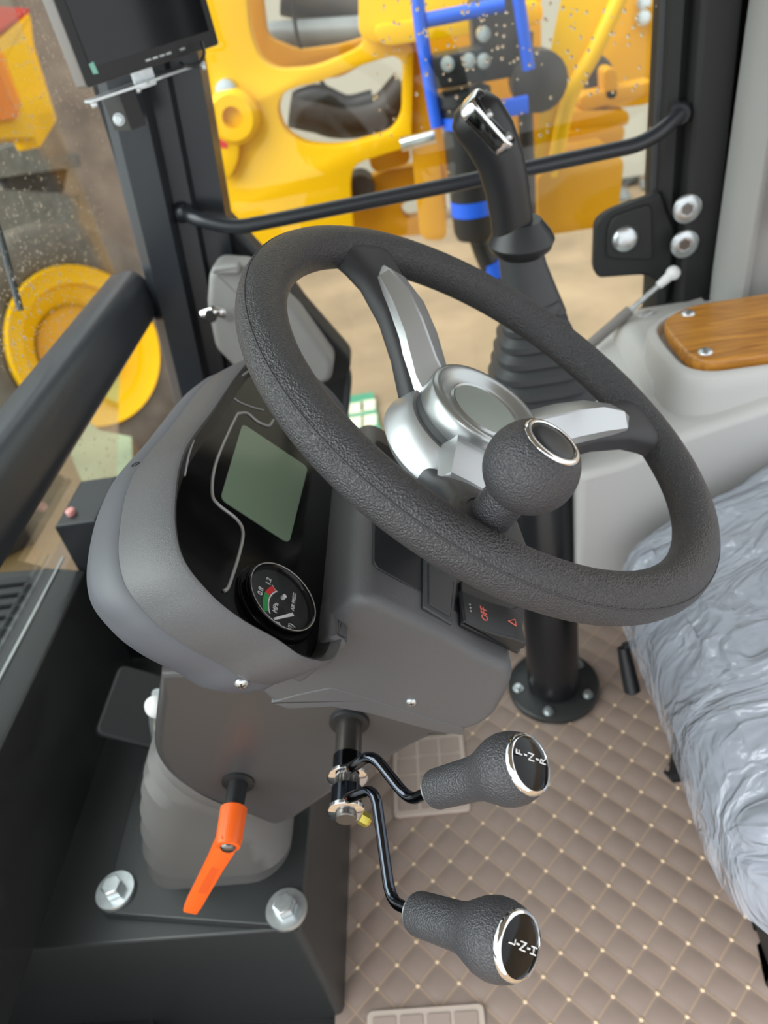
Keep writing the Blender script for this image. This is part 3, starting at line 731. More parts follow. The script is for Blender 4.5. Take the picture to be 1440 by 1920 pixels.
# ================================================================== GEAR LEVERS ON THEIR SHAFT
sh0 = AY(655, 1357, -.088); sh1 = V((sh0.x, AX(637, 1533, sh0.x-.004).y, sh0.z-.002))
SD = (sh1-sh0).normalized(); SK = (sh1-sh0).length/.082
lev = thing('lever_shaft', 'steel lever shaft hanging below the console with collars', 'shaft', sh0)
g = G(); g.add(*g_lathe([(.0175, -.006), (.0175, .0), (.0168, .0014), (.0118, .0014)], sh0, SD, 32)); g.build('bushing', 'blackmatte', lev)
g = G(); g.add(*g_lathe([(.0112, -.01), (.0112, .040*SK)], sh0, SD, 32)); g.build('tube', 'steel', lev, 40)
M['darkchrome'] = mat('dark chrome', srgb(70, 74, 82), .12, 1)
for nm, a, b, r, m_ in (('collar', .030, .046, .0125, 'darkchrome'), ('washer', .046, .0495, .0165, 'chrome'), ('spline', .0495, .057, .0095, 'steel'), ('collar', .057, .073, .0125, 'darkchrome'), ('washer', .073, .077, .0150, 'chrome'), ('shaft_end', .077, .082, .0085, 'steel')):
    a *= SK; b *= SK
    g = G(); g.add(*g_lathe([(r*.9, a), (r, a+.0008), (r, b-.0008), (r*.9, b), (0, b)], sh0, SD, 28)); g.build(nm, m_, lev, 40)
for s_ in range(20):                            # fine splines of the shaft end
    a = 2*math.pi*s_/20; u_, w_, _ = frame(SD); p = u_*math.cos(a)+w_*math.sin(a)
    if s_ == 0: sp = G()
    sp.add(*g_box(sh0+SD*.0535*SK+p*.0097, (.0006, .0006, .004), u_, w_, SD))
sp.build('spline_teeth', 'steel', lev, 0)
g = G(); g.add(*g_lathe([(.005, 0), (.005, .006), (.003, .008), (0, .008)], AT(676, 1532, .545), V((.8, -.3, -.5)), 6)); g.build('clamp_nut', 'brass', lev, 30)

def gear_lever(name, label, loc, path, axis, base, rr, letters, tdir):
    """path: bent rod; axis: direction of the knob; base: where the grip starts"""
    t = thing(name, label, 'lever', loc, None)
    g = G(); g.add(*g_tube(bend_path(path, .012, 6), .0039, 14)); g.build('rod', 'darkchrome', t, 50)
    ax = V(axis).normalized(); b = V(base)
    pr = [(.010, -.0005), (.0118, 0), (.0124, .002), (.0128, .02), (.0130, .034), (.0140, .041), (.0172, .049), (.0200, .056), (.0210, .062), (.0206, .068), (.0190, .0735), (.0172, .0765), (.0168, .077)]
    pr = [(r*rr, h*rr) for r, h in pr]
    g = G(); g.add(*g_lathe(pr, b, ax, 44)); grip = g.build('grip', 'knobgrain', t, 50)
    g = G(); g.add(*g_lathe([(.0085*rr, -.0022*rr), (.0108*rr, -.002*rr), (.0112*rr, .0005*rr)], b, ax, 30)); g.build('ferrule', 'zinc', t, 40)
    h = .077*rr
    g = G(); g.add(*g_lathe([(.0174*rr, h-.002), (.0174*rr, h+.0006), (.0166*rr, h+.0020), (.0152*rr, h+.0024), (.0147*rr, h+.0014), (.0147*rr, h)], b, ax, 44)); g.build('chrome_ring', 'chrome', grip, 60)
    g = G(); g.add(*g_lathe([(.0147*rr, h-.001), (.0147*rr, h+.0012), (.010*rr, h+.0022), (.005*rr, h+.0026), (0, h+.0027)], b, ax, 40)); g.build('cap', 'gloss_black', grip, 60)
    o = b+ax*(h+.0030); first, last = AP(*tdir[0], o, ax), AP(*tdir[1], o, ax)
    up = (first-last).normalized(); rd = up.cross(ax); o = (first+last)/2; sp3 = (first-last).length/2
    for s_, k in zip(letters, (1, 0, -1)):
        text('letter', s_, .0070*rr, o+up*sp3*k, rd, up, 'white', grip, .0003)
    for k in (.5, -.5):
        g = G(); g.add(*g_box(o+up*sp3*k, (.0005, .0012*rr, .0002), rd, up, ax)); g.build('dash_mark', 'white', grip, 0)
    return t
# direction lever (F N R)
def knob_axis(b, px, L):
    # the end of a grip of length L seen at pixel px, the nearer of the two solutions
    d = ray(*px); w = CAM-b; A_, B_, C_ = d.dot(d), 2*d.dot(w), w.dot(w)-L*L
    disc = B_*B_-4*A_*C_
    t = (-B_-math.sqrt(max(0, disc)))/(2*A_); return (CAM+d*t-b).normalized()
b1 = AT(816, 1480, .462); ax1 = knob_axis(b1, (995, 1431), .079*.98)
j1 = sh0+SD*.038*SK
gear_lever('gear_lever', 'upper gear lever marked F N R with black grained knob', j1,
           [j1, AT(660, 1440, .520), AT(697, 1412, .508), AT(768, 1502, .488), b1], ax1, b1, .98, 'FNR', ((974, 1411), (1018, 1428)))
# range lever (L N H)
b2 = AT(783, 1712, .462); ax2 = knob_axis(b2, (976, 1774), .079*1.04)
j2 = sh0+SD*.065*SK
gear_lever('gear_lever', 'lower gear lever marked L N H with black grained knob', j2,
           [j2, AT(655, 1496, .540), AT(703, 1478, .520), AT(733, 1690, .490), b2], ax2, b2, 1.04, 'LNH', ((961, 1766), (1001, 1783)))
# turn signal stalk on the far side of the column
st = thing('indicator_stalk', 'short black stalk behind the silver upper spoke', 'stalk', (-.05, .10, .74))
sp_ = [V((-.07, .08, .73)), AY(797, 720, .17), AY(803, 650, .205)]
g = G(); g.add(*g_tube([sp_[0], sp_[1]], .006, 14)); g.build('stem', 'black', st)
g = G(); g.add(*g_tube([sp_[1]*.7+sp_[0]*.3, sp_[1], sp_[1]*.15+sp_[2]*.85, sp_[2]], [.008, .011, .012, .009], 18)); g.build('stalk_tip', 'gloss_black', st, 50)

# ================================================================== PEDAL AND HEATER BOX, LEFT
M['heater'] = mat('glossy black heater case', srgb(40, 41, 41), .22)
hb = thing('heater_box', 'black louvred heater box in the front left corner', 'heater', (-.66, 0, ZP))
a_, b_, c_ = AX(160, 1070, -.58), AX(115, 1045, -.62), AX(0, 1265, -.62)
sec = [(-.58, ZP), (-.58, a_.z), (-.62, AX(115, 1045, -.62).z), (-.78, AX(115, 1045, -.62).z+.012), (-.78, ZP)]
g = G(); g.add(*g_slab(round_poly(sec, [0, .003, .004, 0, 0], 3), (0, 0, 0), EX, EZ, EY, -.50, a_.y, .002)); hb_body = g.build('housing', 'heater', hb, 30)
for k in range(12):
    zt = AX(115, 1045, -.62).z+.003+.0008*k*0
    g = G(); g.add(*g_box((-.70, a_.y-.03-.022*k, zt+.006), (.055, .006, .0022), EX, EY, EZ)); g.build('louvre', 'blackmatte', hb, 0)
g = G(); g.add(*g_tube([AX(119, 1047, -.617)+V((0, 0, .001)), AX(0, 1272, -.617)+V((0, 0, .001)), AX(-150, 1560, -.617)], .0022, 8)); g.build('edge_strip', 'zinc', hb)
# dark kick plate in front of it, leaning to the platform
kp_ = [AX(162, 1078, -.575), AX(232, 1195, -.575), AX(212, 1330, -.575), AX(112, 1612, -.575), AX(0, 1490, -.575), AX(-80, 1560, -.575)]
# pedal behind the column
pd = thing('pedal', 'silver-edged foot pedal behind the steering column', 'pedal', (-.47, .2, ZP))
pa = AY(262, 1350, .16)
u_, w_, n_ = frame(V((.55, -.25, .8)), EY)
g = G(); g.add(*g_slab(rect(.05, .045, .012), AY(262, 1330, .15), u_, w_, n_, 0, .012, .004)); g.build('pad', 'blackmatte', pd, 40)
g = G(); g.add(*g_tube(bend_path([AY(296, 1300, .06), AY(289, 1345, .06), AY(298, 1395, .05), AY(285, 1440, .06), V((-.43, .12, ZP+.005))], .02), .007, 12)); g.build('arm', 'zinc', pd, 50)
g = G(); g.add(*g_lathe([(.013, -.004), (.014, 0), (.012, .005), (.006, .0075), (0, .008)], AY(294, 1325, .05), V((.1, -1, .4)), 28)); g.build('pivot_cap', 'white', pd, 50)
# black box on the far side of the platform
M['pedestal'] = mat('pedestal black', srgb(28, 29, 32), .3)
M['pinkish'] = mat('faded red plug', srgb(190, 130, 125), .5)
fb = thing('relay_box', 'small black box on the platform below the lower front glass', 'box', (-.562, .30, ZP))
zt_ = AX(170, 986, -.535).z
g = G(); g.add(*g_box((-.562, .375, (ZP+zt_)/2), (.030, .055, (zt_-ZP)/2), bev=.004)); g.build('case', 'pedestal', fb, 30)
g = G(); g.add(*g_lathe([(.007, 0), (.007, .006), (.005, .008), (0, .008)], V((-.575, .345, zt_)), EZ, 16)); g.build('plug', 'pinkish', fb)

# ================================================================== JOYSTICK ON ITS PEDESTAL
JX, JY = .088, .37
js = thing('joystick', 'black pilot joystick with rubber bellows on a round pedestal', 'joystick', (JX, JY, 0))
jc = V((JX, JY, 0))
g = G(); g.add(*g_lathe([(.078, 0), (.078, .010), (.075, .012), (.045, .012)], jc, EZ, 48)); fl = g.build('base_flange', 'gloss_paint' if False else 'blackpaint', js, 40)
for a in (-.55, .6, 1.8, 3.2, 4.4):
    bolt('flange_bolt', jc+V((.062*math.cos(a), .062*math.sin(a), .0122)), EZ, .009, js, hexr=.006, h=.007)
g = G(); g.add(*g_lathe([(.0435, .01), (.0435, .575), (.040, .58)], jc, EZ, 48)); g.build('pedestal', 'pedestal', js, 40)
ztop = AY(1000, 735, JY).z
g = G(); g.add(*g_lathe([(.046, ztop-.045), (.062, ztop-.03), (.064, ztop-.004), (.062, ztop)], jc, EZ, 48)); g.build('head_case', 'black', js, 40)
g = G(); g.add(*g_tube([jc+V((.0655*math.cos(a), .0655*math.sin(a), ztop-.010)) for a in [2*math.pi*k/48 for k in range(48)]], .0035, 8, True)); g.build('clamp_band', 'zinc', js, 60)
# bellows: rounded square steps, narrowing, leaning to the grip
zb0 = ztop; top = AY(985, 500, JY+.01)
rings = []; steps = 7
def sqr(c, a, sq=3.5, n=40):
    out = []
    for i in range(n):
        t = 2*math.pi*i/n; x, y = math.cos(t), math.sin(t)
        out.append(c+V((a*math.copysign(abs(x)**(2/sq), x), a*math.copysign(abs(y)**(2/sq), y), 0)))
    return out
h_bel = AY(950, 590, JY).z-zb0
for i in range(steps):
    t = i/(steps-1); a0 = .068*(1-t)+.034*t; c = V((JX-.006*t, JY, zb0+h_bel*t)); dz = h_bel/(steps-1)
    rings += [sqr(c, a0*.93), sqr(c+EZ*dz*.15, a0), sqr(c+EZ*dz*.55, a0), sqr(c+EZ*dz*.8, a0*.9)]
g = G(); g.add(*g_loft(rings)); g.build('bellows', 'rubber_dark', js, 40)
nb = V((JX-.006, JY, zb0+h_bel)); nt_ = AY(975, 470, JY)
def ell(c, a, b, ax, n=28):
    u, w, _ = frame(ax, EX); return [c+u*a*math.cos(2*math.pi*k/n)+w*b*math.sin(2*math.pi*k/n) for k in range(n)]
up_ = (nt_-nb).normalized()
g = G(); g.add(*g_loft([ell(nb-up_*.01, .040, .036, up_), ell(nb+(nt_-nb)*.3, .033, .03, up_), ell(nb+(nt_-nb)*.7, .027, .026, up_), ell(nt_, .025, .025, up_)])); g.build('neck', 'rubber_dark', js, 50)
g = G(); d0 = AY(977, 445, JY); dn = V((.05, -.12, 1)).normalized()
g.add(*g_loft([ell(d0-dn*.020, .025, .025, dn), ell(d0-dn*.012, .035, .033, dn), ell(d0-dn*.003, .038, .036, dn), ell(d0+dn*.005, .034, .031, dn), ell(d0+dn*.02, .022, .02, dn)])); g.build('hand_rest', 'black', js, 40)
gp = [((962, 440), .0235, .021), ((958, 400), .0235, .022), ((950, 350), .024, .0235), ((938, 300), .0255, .025), ((918, 255), .0275, .026), ((896, 222), .028, .026), ((880, 205), .0245, .024), ((872, 194), .014, .014)]
cs = [AY(x, y, JY) for (x, y), _, _ in gp]; rings = []
for i, ((_, a, b), c) in enumerate(zip(gp, cs)):
    tdir = (cs[min(i+1, len(cs)-1)]-cs[max(i-1, 0)]).normalized()
    rings.append(ell(c, a, b, tdir))
g = G(); g.add(*g_loft(rings)); go = g.build('grip', 'black', js, 70)
# chrome switch plate along the top of the grip with small buttons
pl = [AY(x, y, JY-.014) for x, y in ((890, 183), (928, 208), (958, 262), (966, 285))]
for i in range(3):
    pass
c = (pl[0]+pl[2])/2; ud = (pl[2]-pl[0]).normalized(); nd = V((.55, -.35, .75)); nd = (nd-ud*nd.dot(ud)).normalized(); wd = nd.cross(ud)
g = G(); g.add(*g_slab(rect((pl[2]-pl[0]).length/2+.004, .019, .012), c, ud, wd, nd, -.016, .004, .003)); plate = g.build('switch_plate', 'chrome', js, 40)
for k, (a, b) in enumerate(((-.024, .006), (-.008, -.006), (-.008, .007), (.008, .0), (.022, .006), (.022, -.007))):
    g = G(); g.add(*g_lathe([(.0045, 0), (.0045, .005), (.003, .0065), (0, .0065)], c+ud*a+wd*b, nd, 16)); g.build('button', 'zinc' if k % 2 else 'black', plate, 40)

# ================================================================== SEAT UNDER PLASTIC
seat = thing('driver_seat', 'grey driver seat cushion wrapped in creased clear plastic', 'seat', (.42, .03, 0))
SZ = .40
out = [AZ(1148, 1030, .40), AZ(1172, 985, .41), AZ(1225, 945, .42), AZ(1320, 880, .43)]
sp2 = [(.166, .225), (.166, .17), (.170, .05), (.168, -.05), (.168, -.11), (.184, -.165), (.235, -.205), (.33, -.225), (.62, -.225), (.62, .278), (.30, .282), (.225, .277), (.180, .262)]
seat_o = [(p.x, p.y) for p in smooth_path([V((a, b, 0)) for a, b in sp2], 6, True)]
def seat_ring(ins_, z, amp=0, rise=1):
    p = inset(seat_o, ins_)
    return [V((a, b, z+rise*(.3 if z < .35 else 1)*.10*max(0, min(1, (a-.17)/.2))+amp*math.sin(a*60+b*41)*math.sin(b*77-a*20))) for a, b in p]
rings = [seat_ring(.05, .30), seat_ring(.012, .303), seat_ring(.003, .315), seat_ring(0, .345), seat_ring(.002, .375), seat_ring(.012, .395), seat_ring(.035, .407), seat_ring(.07, .41), seat_ring(.12, .405), seat_ring(.17, .40)]
g = G(); g.add(*g_loft(rings)); g.build('cushion', 'fabric', seat, 70)
# film: own mesh with real folds
cx_ = sum(a for a, b in seat_o)/len(seat_o); cy_ = sum(b for a, b in seat_o)/len(seat_o)
def fold(x, y):
    q = V((x*8+y*5, y*15-x*6, 2.3)); r1 = 1-abs(mnoise.noise(q))*2.2
    r2 = 1-abs(mnoise.noise(V((x*18-y*10, y*24+x*7, 7.1))))*2
    return .0085*max(0, r1)**2.4+.0038*max(0, r2)**2.4
def film():
    so = [(p.x, p.y) for p in smooth_path([V((a, b, 0)) for a, b in sp2], 14, True)]
    rr = []
    prof = [(-.004, .302), (-.006, .312), (-.007, .325), (-.0065, .345), (-.005, .365), (-.002, .383), (.006, .397), (.016, .405), (.03, .4105)]
    rise = lambda a, k=1: k*.10*max(0, min(1, (a-.17)/.2))
    for ins_, z in prof:
        f = max(0, (z-.35)/.06)
        rr.append([V((a, b, z+rise(a, max(.3, min(1, .3+(z-.345)*17)))+fold(a, b+z)*f-.001)) if z > .3195 else V((a, b, z+rise(a, .3)+.0015*math.sin(k*.9))) for k, (a, b) in enumerate(inset(so, ins_))])
    base = inset(so, .03)
    for k in range(1, 26):
        t = k/26; rr.append([V((a+(cx_-a)*t, b+(cy_-b)*t, .4105+.004*min(1, t*4)+rise(a+(cx_-a)*t)+fold(a+(cx_-a)*t, b+(cy_-b)*t))) for a, b in base])
    return g_loft(rr, False, True)
g = G(); g.add(*film()); g.build('plastic_film', 'film', seat, 60)
g = G(); g.add(*g_slab(inset(seat_o, .10), (0, 0, 0), EX, EY, EZ, .0, .33, .01)); 
sb = g.build('seat_base', 'blackmatte', seat, 40)
# slider handle
g = G(); hp = [AZ(1232, 1204, .27), AZ(1204, 1202, .265), AZ(1169, 1214, .26), AZ(1186, 1298, .20)]
g.add(*g_tube(bend_path([AZ(1290, 1230, .28)]+hp[:3], .012), .0065, 12)); g.add(*g_tube([hp[2], hp[2]*.6+hp[3]*.4, hp[3]*.97+hp[2]*.03, hp[3]+(hp[3]-hp[2])*.03], [.0085, .0105, .0115, .006], 16)); g.build('slide_handle', 'black', seat, 50)

# ================================================================== RIGHT-HAND CONSOLE WITH WOODEN ARMREST
ac = thing('side_console', 'light grey plastic side console with a wooden armrest top', 'console', (.4, .48, 0))
ZA = .605
def wz(x, y, z=ZA): p = AZ(x, y, z); return (p.x, p.y)
w_near = wz(1292, 684); w_l = wz(1243, 612); w_far = wz(1275, 578); 
wood = [(.55, w_near[1]-.006), (w_near[0]+.008, w_near[1]), (w_l[0], w_l[1]-.03), (w_l[0]+.004, w_l[1]+.02), (w_far[0]+.012, w_far[1]+.004), (.60, w_far[1]+.004)]
wood = round_poly(wood, [0, .035, .03, .03, .03, 0], 8)
gz = inset(wood, -.024); gz = [(min(a, .62), b) for a, b in gz]
# upper tub
rings = [[V((a, b, z)) for a, b in inset(gz, i)] for i, z in ((-.006, .40), (-.003, .50), (0, .575), (.002, .589), (.008, .596), (.014, .596), (.018, .591), (.021, .585))]
g = G(); g.add(*g_loft(rings)); g.build('armrest_tub', 'grey', ac, 50)
g = G(); g.add(*g_slab(wood, (0, 0, 0), EX, EY, EZ, .586, ZA+.001, .004)); g.build('wood_top', 'wood', ac, 40)
for px in ((1290, 588), (1322, 660)):
    p = AZ(*px, ZA+.001); g = G(); g.add(*g_lathe([(.0095, -.001), (.0092, .0015), (.006, .0035), (0, .004)], p, EZ, 24)); g.build('dome_screw', 'zinc', ac, 60)
# lower body with its sloping top
YB = .312
def bz(px): q = AY(px[0], px[1], YB); return (q.x, q.z)
prof = [bz((1084, 1120)), bz((1082, 893)), bz((1190, 862)), bz((1270, 820)), bz((1440, 762)), (.62, .60), (.62, bz((1084, 1130))[1]), (.40, bz((1084, 1130))[1])]
prof = round_poly(prof, [0, .012, .03, .02, 0, 0, 0, 0], 5)
g = G(); g.add(*g_slab(prof, (0, 0, 0), EX, EZ, EY, YB, .66, .012, 4)); g.build('console_body', 'grey', ac, 40)
# sloping saddle between tub and joystick
sd = [(.15, .46), (.235, .50), (.25, .56), (.40, .56), (.40, .40), (.15, .40)]
g = G(); g.add(*g_slab(round_poly(sd, [.01, .03, .02, 0, 0, 0], 4), (0, 0, 0), EX, EZ, EY, .42, .655, .015, 4)); g.build('saddle', 'grey', ac, 40)

# ================================================================== HANDRAIL, LATCH, STRUT
hr = thing('grab_rail', 'black grab rail across the right side window', 'handrail', AY(820, 350, .63))
path = [AY(345, 398, .665), AY(372, 412, .645), AY(440, 428, .635), AY(820, 352, .635), AY(1195, 272, .635), AY(1235, 250, .64), AY(1276, 213, .655)]
g = G(); g.add(*g_tube(bend_path(path, .05, 8), .0105, 18)); g.build('rail', 'satin_black', hr, 60)
for p, d in ((path[0], V((-1, .3, 0))), (path[-1], V((.4, 1, 0)))):
    g = G(); g.add(*g_lathe([(.013, -.006), (.015, 0), (.015, .008)], p, d, 20)); g.build('rail_foot', 'satin_black', hr, 40)

lt = thing('window_latch', 'black rounded latch plate with one silver bolt at the window edge', 'latch', AY(1170, 450, .68))
lp_ = [AY(x, y, .68) for x, y in ((1235, 358), (1140, 392), (1113, 412), (1110, 500), (1118, 517), (1215, 510), (1250, 545), (1262, 430))]
g = G(); g.add(*g_slab(round_poly([(p.x, p.z) for p in lp_], [.004, .02, .02, .01, .02, .02, 0, 0], 5), (0, .68, 0), EX, EZ, EY, -.012, .008, .004)); pl_ = g.build('plate', 'blackmatte', lt, 40)
li = [AY(x, y, .665) for x, y in ((1222, 380), (1150, 405), (1138, 430), (1136, 485), (1225, 488))]
g = G(); g.add(*g_slab(round_poly([(p.x, p.z) for p in li], .012, 4), (0, .668, 0), EX, EZ, EY, -.006, .003, .003)); g.build('raised_face', 'blackmatte', pl_, 40)
g = G(); g.add(*g_lathe([(.0195, 0), (.0195, .003), (.016, .006), (.008, .008), (0, .008)], AY(1172, 448, .662), V((0, -1, .1)), 28)); g.build('bolt_head', 'zinc', lt, 50)
for px, w_ in (((1288, 391), 'upper'), ((1283, 457), 'lower')):
    t = thing('pillar_bolt', f'{w_} of the two silver cap bolts on the black rear pillar', 'bolt', AY(*px, YW-.058))
    o = AY(*px, YW-.0575)
    g = G(); g.add(*g_lathe([(.0205, -.001), (.0205, .003), (.018, .005), (.0105, .0055), (.010, .003), (0, .003)], o, -EY, 32)); g.build('head', 'zinc', t, 40)
    g = G(); g.add(*g_lathe([(.0085, .002), (.0085, .0048), (.006, .005), (0, .0035)], o, -EY, 6)); g.build('socket', 'steel', t, 40)
gs = thing('gas_strut', 'slim silver gas strut with white ball end below the latch', 'strut', AY(1180, 580, .62))
s0, s1_ = AY(1262, 512, .62), AY(1105, 648, .60)
g = G(); g.add(*g_tube([s0+(s1_-s0)*.12, s0+(s1_-s0)*.55], .0042, 12)); g.build('rod', 'zinc', gs, 60)
g = G(); g.add(*g_tube([s0+(s1_-s0)*.5, s1_], .0085, 14)); g.build('cylinder', 'mongrey', gs, 60)
g = G(); g.add(*g_lathe([(0, -.012), (.007, -.0095), (.0105, -.003), (.0105, .003), (.007, .0095), (0, .012)], s0, EY, 20)); g.build('ball_end', 'white', gs, 60)
g = G(); g.add(*g_tube([s0, s0+(s1_-s0)*.17], [.008, .006], 12)); g.build('socket_neck', 'white', gs, 60)
# black sill block under the strut
sk = thing('sill_bracket', 'black angled bracket with a small silver clip at the window sill', 'bracket', AY(1190, 620, .64))
q = [AY(x, y, .655) for x, y in ((1330, 545), (1240, 582), (1110, 672), (1150, 690), (1240, 640), (1330, 600))]
g = G(); g.add(*g_slab([(p.x, p.z) for p in q], (0, .655, 0), EX, EZ, EY, -.03, .03, .004)); g.build('arm', 'blackmatte', sk, 30)
g = G(); g.add(*g_tube([AY(1168, 622, .62), AY(1205, 596, .618), AY(1222, 585, .62)], [.004, .009, .006], 12)); g.build('clip', 'zinc', sk, 50)

# ================================================================== GREY LATCH UNIT BEHIND THE WHEEL
lu = thing('lock_unit', 'grey plastic lock unit with chrome catch behind the steering wheel rim', 'lock', AY(500, 600, .6))
def yp(px, Y): return [(lambda p: (p.x, p.z))(AY(x, y, Y)) for x, y in px]
g = G(); g.add(*g_slab(round_poly(yp(((520, 520), (545, 535), (662, 668), (650, 700), (600, 722), (470, 720), (430, 640)), .66), [.01, .02, .02, .01, .01, .01, .01], 4), (0, .66, 0), EX, EZ, EY, -.02, .03, .004)); g.build('backing_plate', 'blackmatte', lu, 40)
g = G(); g.add(*g_slab(round_poly(yp(((398, 500), (412, 486), (470, 490), (560, 575), (628, 668), (622, 700), (560, 722), (470, 700), (410, 640), (394, 560)), .62), [.01]*10, 4), (0, .62, 0), EX, EZ, EY, -.03, .03, .010, 4)); g.build('housing', 'lockgrey', lu, 40)
g = G(); g.add(*g_slab(round_poly(yp(((398, 512), (398, 498), (450, 492), (452, 512)), .585), .006, 4), (0, .585, 0), EX, EZ, EY, -.008, .012, .004)); g.build('upper_lip', 'lockgrey', lu, 40)
g = G(); g.add(*g_tube(bend_path([AY(380, 590, .55), AY(402, 582, .548), AY(416, 586, .55), AY(430, 596, .575)], .01), .0075, 12)); g.add(*g_lathe([(.009, -.007), (.0105, 0), (.009, .007)], AY(395, 592, .545), V((.3, -.9, .2)), 18)); g.build('catch', 'chrome', lu, 50)

# ================================================================== MONITOR
bl, br = AT(163, 166, .905), AT(411, 84, 1.02)
MU = (br-bl).normalized(); MU.z = 0.0; MU.normalize(); MW = EZ; MNn = MU.cross(MW)
if MNn.y > 0: MNn = -MNn
wM = (br-bl).length; ctr = (bl+br)/2
mon = thing('monitor', 'small black reversing camera monitor mounted on the front corner pillar', 'monitor', ctr)
tl = (br.z-bl.z)/wM
MUt = (br-bl).normalized(); MNt = MNn; MWt = (EZ-MUt*MUt.z).normalized(); MNt = MUt.cross(MWt); MNt = MNt if MNt.y < 0 else -MNt
H = .115
g = G(); g.add(*g_slab(round_poly([(-wM/2, 0), (wM/2, 0), (wM/2, H), (-wM/2, H)], .004, 3), ctr, MUt, MWt, MNt, -.024, 0, .002)); mb = g.build('case', 'mongrey', mon, 35)
g = G(); g.add(*g_slab(round_poly([(-wM/2+.001, .001), (wM/2-.001, .001), (wM/2-.001, H-.001), (-wM/2+.001, H-.001)], .004, 3), ctr, MUt, MWt, MNt, -.003, .0015, .0006)); g.build('bezel', 'black', mon, 35)
g = G(); g.add(*g_slab([(-wM/2+.014, .019), (wM/2-.012, .019), (wM/2-.012, H-.01), (-wM/2+.014, H-.01)], ctr, MUt, MWt, MNt, .001, .0022)); g.build('screen', 'monscreen', mon, 0)
for k in range(5):
    g = G(); g.add(*g_box(ctr+MUt*(-.012+.0112*k+(.012 if k == 4 else 0))+MWt*(.0085)+MNt*.0018, (.0042, .0013, .0012), MUt, MWt, MNt, .0005)); g.build('button', 'zinc', mb, 30)
M['mint'] = mat('mint sticker', srgb(150, 215, 195), .5)
g = G(); g.add(*g_slab([(0, 0), (.007, -.001), (.006, .012), (-.001, .011)], ctr+MUt*(-wM/2+.014)+MWt*.012+MNt*.002, MUt, MWt, MNt, 0, .0006)); g.build('sticker', 'mint', mb, 0)
# bracket of bent sheet metal below it
bk = thing('monitor_bracket', 'zinc sheet bracket with bolts under the monitor', 'bracket', ctr-MWt*.012)
g = G(); g.add(*g_slab(round_poly([(-wM/2-.004, -.005), (-.03, -.012), (.0, -.004), (.075, -.004), (.078, .020), (.02, .028), (-.02, .030), (-wM/2-.004, .014)], .004, 3), ctr-MWt*.012, MUt, -MNt, MWt, -.003, 0)); g.build('plate', 'zinc', bk, 30)
g = G(); g.add(*g_slab(rect(.016, .012, .003, 3), ctr-MWt*.008+MUt*(-.02)-MNt*.01, MUt, MWt, MNt, 0, .003)); g.build('tab', 'zinc', bk, 30)
for a in (-wM/2+.004, -.038, .074):
    bolt('bolt', ctr+MUt*a-MWt*.0155-MNt*.004, -MWt, .0055, bk, hexr=.004, h=.006)
bolt('bolt', AT(223, 224, .955), V((.1, -1, .1)), .0075, bk, hexr=.0055, h=.006)
g = G(); g.add(*g_box(AT(232, 205, .97), (.012, .02, .022), MUt, -MNt, MWt)); g.build('pillar_clamp', 'black', bk, 30)
g = G(); g.add(*g_tube(smooth_path([AT(338, 118, .975), AT(350, 124, .97), AT(372, 120, .97), AT(383, 100, .975), AT(378, 80, .985)], 6), .0022, 8)); tag(g.build('cable', 'hose', None, 60), 'thin black cable looping under the right end of the monitor', 'cable')

# ================================================================== OUTSIDE
GZ = -1.42
def grid(name, x0, x1, y0, y1, n, m, amp):
    vs = []; fs = []; rnd = random.Random(3)
    for j in range(n+1):
        for i in range(n+1):
            x, y = x0+(x1-x0)*i/n, y0+(y1-y0)*j/n
            vs.append((x, y, GZ+amp*(math.sin(x*2.1+y*.7)*math.sin(y*1.7-x*.4)+rnd.uniform(-.4, .4))))
    for j in range(n):
        for i in range(n): fs.append((j*(n+1)+i, j*(n+1)+i+1, (j+1)*(n+1)+i+1, (j+1)*(n+1)+i))
    return mesh(name, vs, fs, m, None, 60)
tag(grid('ground', -14, 14, -6, 14, 120, 'ground', .035), 'sandy yard ground outside the cab', None, None, 'structure')
M['shed'] = mat('brown shed wall', srgb(98, 88, 76), .9, var=.35, vscale=2.5)
g = G(); g.add(*g_box((-8.4, 8.1, 1.5), (6, .1, 2.8))); tag(g.build('wall_shed', 'shed', None, 0), 'dark brown shed wall beyond the windscreen', None, None, 'structure')
g = G(); g.add(*g_box((5.8, 8.2, 1.5), (8.2, .1, 2.8))); tag(g.build('wall_yard', 'wall', None, 0), 'pale yard wall far behind the yellow machine', None, None, 'structure')

def plate(name, px, holes, Y, th, m, parent, bev=.004):
    """flat steel plate with cut-outs standing at distance Y"""
    c = bpy.data.curves.new(name, 'CURVE'); c.dimensions = '2D'; c.fill_mode = 'BOTH'; c.extrude = th/2; c.bevel_depth = bev; c.bevel_resolution = 1
    for k, pl_ in enumerate([px]+holes):
        q = [AY(x, y, Y) for x, y in pl_]; q = round_poly([(p.x, p.z) for p in q], .06 if k else .03, 5)
        s = c.splines.new('POLY'); s.points.add(len(q)-1); s.use_cyclic_u = True
        for i, (a, b) in enumerate(q): s.points[i].co = (a, b, 0, 1)
    tmp = bpy.data.objects.new(name, c); COL.objects.link(tmp)
    me = bpy.data.meshes.new_from_object(tmp.evaluated_get(bpy.context.evaluated_depsgraph_get())); bpy.data.objects.remove(tmp)
    me.transform(Matrix(((1, 0, 0, 0), (0, 0, 1, Y), (0, 1, 0, 0), (0, 0, 0, 1))))
    bm = bmesh.new(); bm.from_mesh(me); bmesh.ops.remove_doubles(bm, verts=bm.verts, dist=1e-5); bmesh.ops.recalc_face_normals(bm, faces=bm.faces); bm.to_mesh(me); bm.free()
    me.materials.clear(); fin(me, m, 40); me.name = name
    return put(bpy.data.objects.new(name, me), parent)
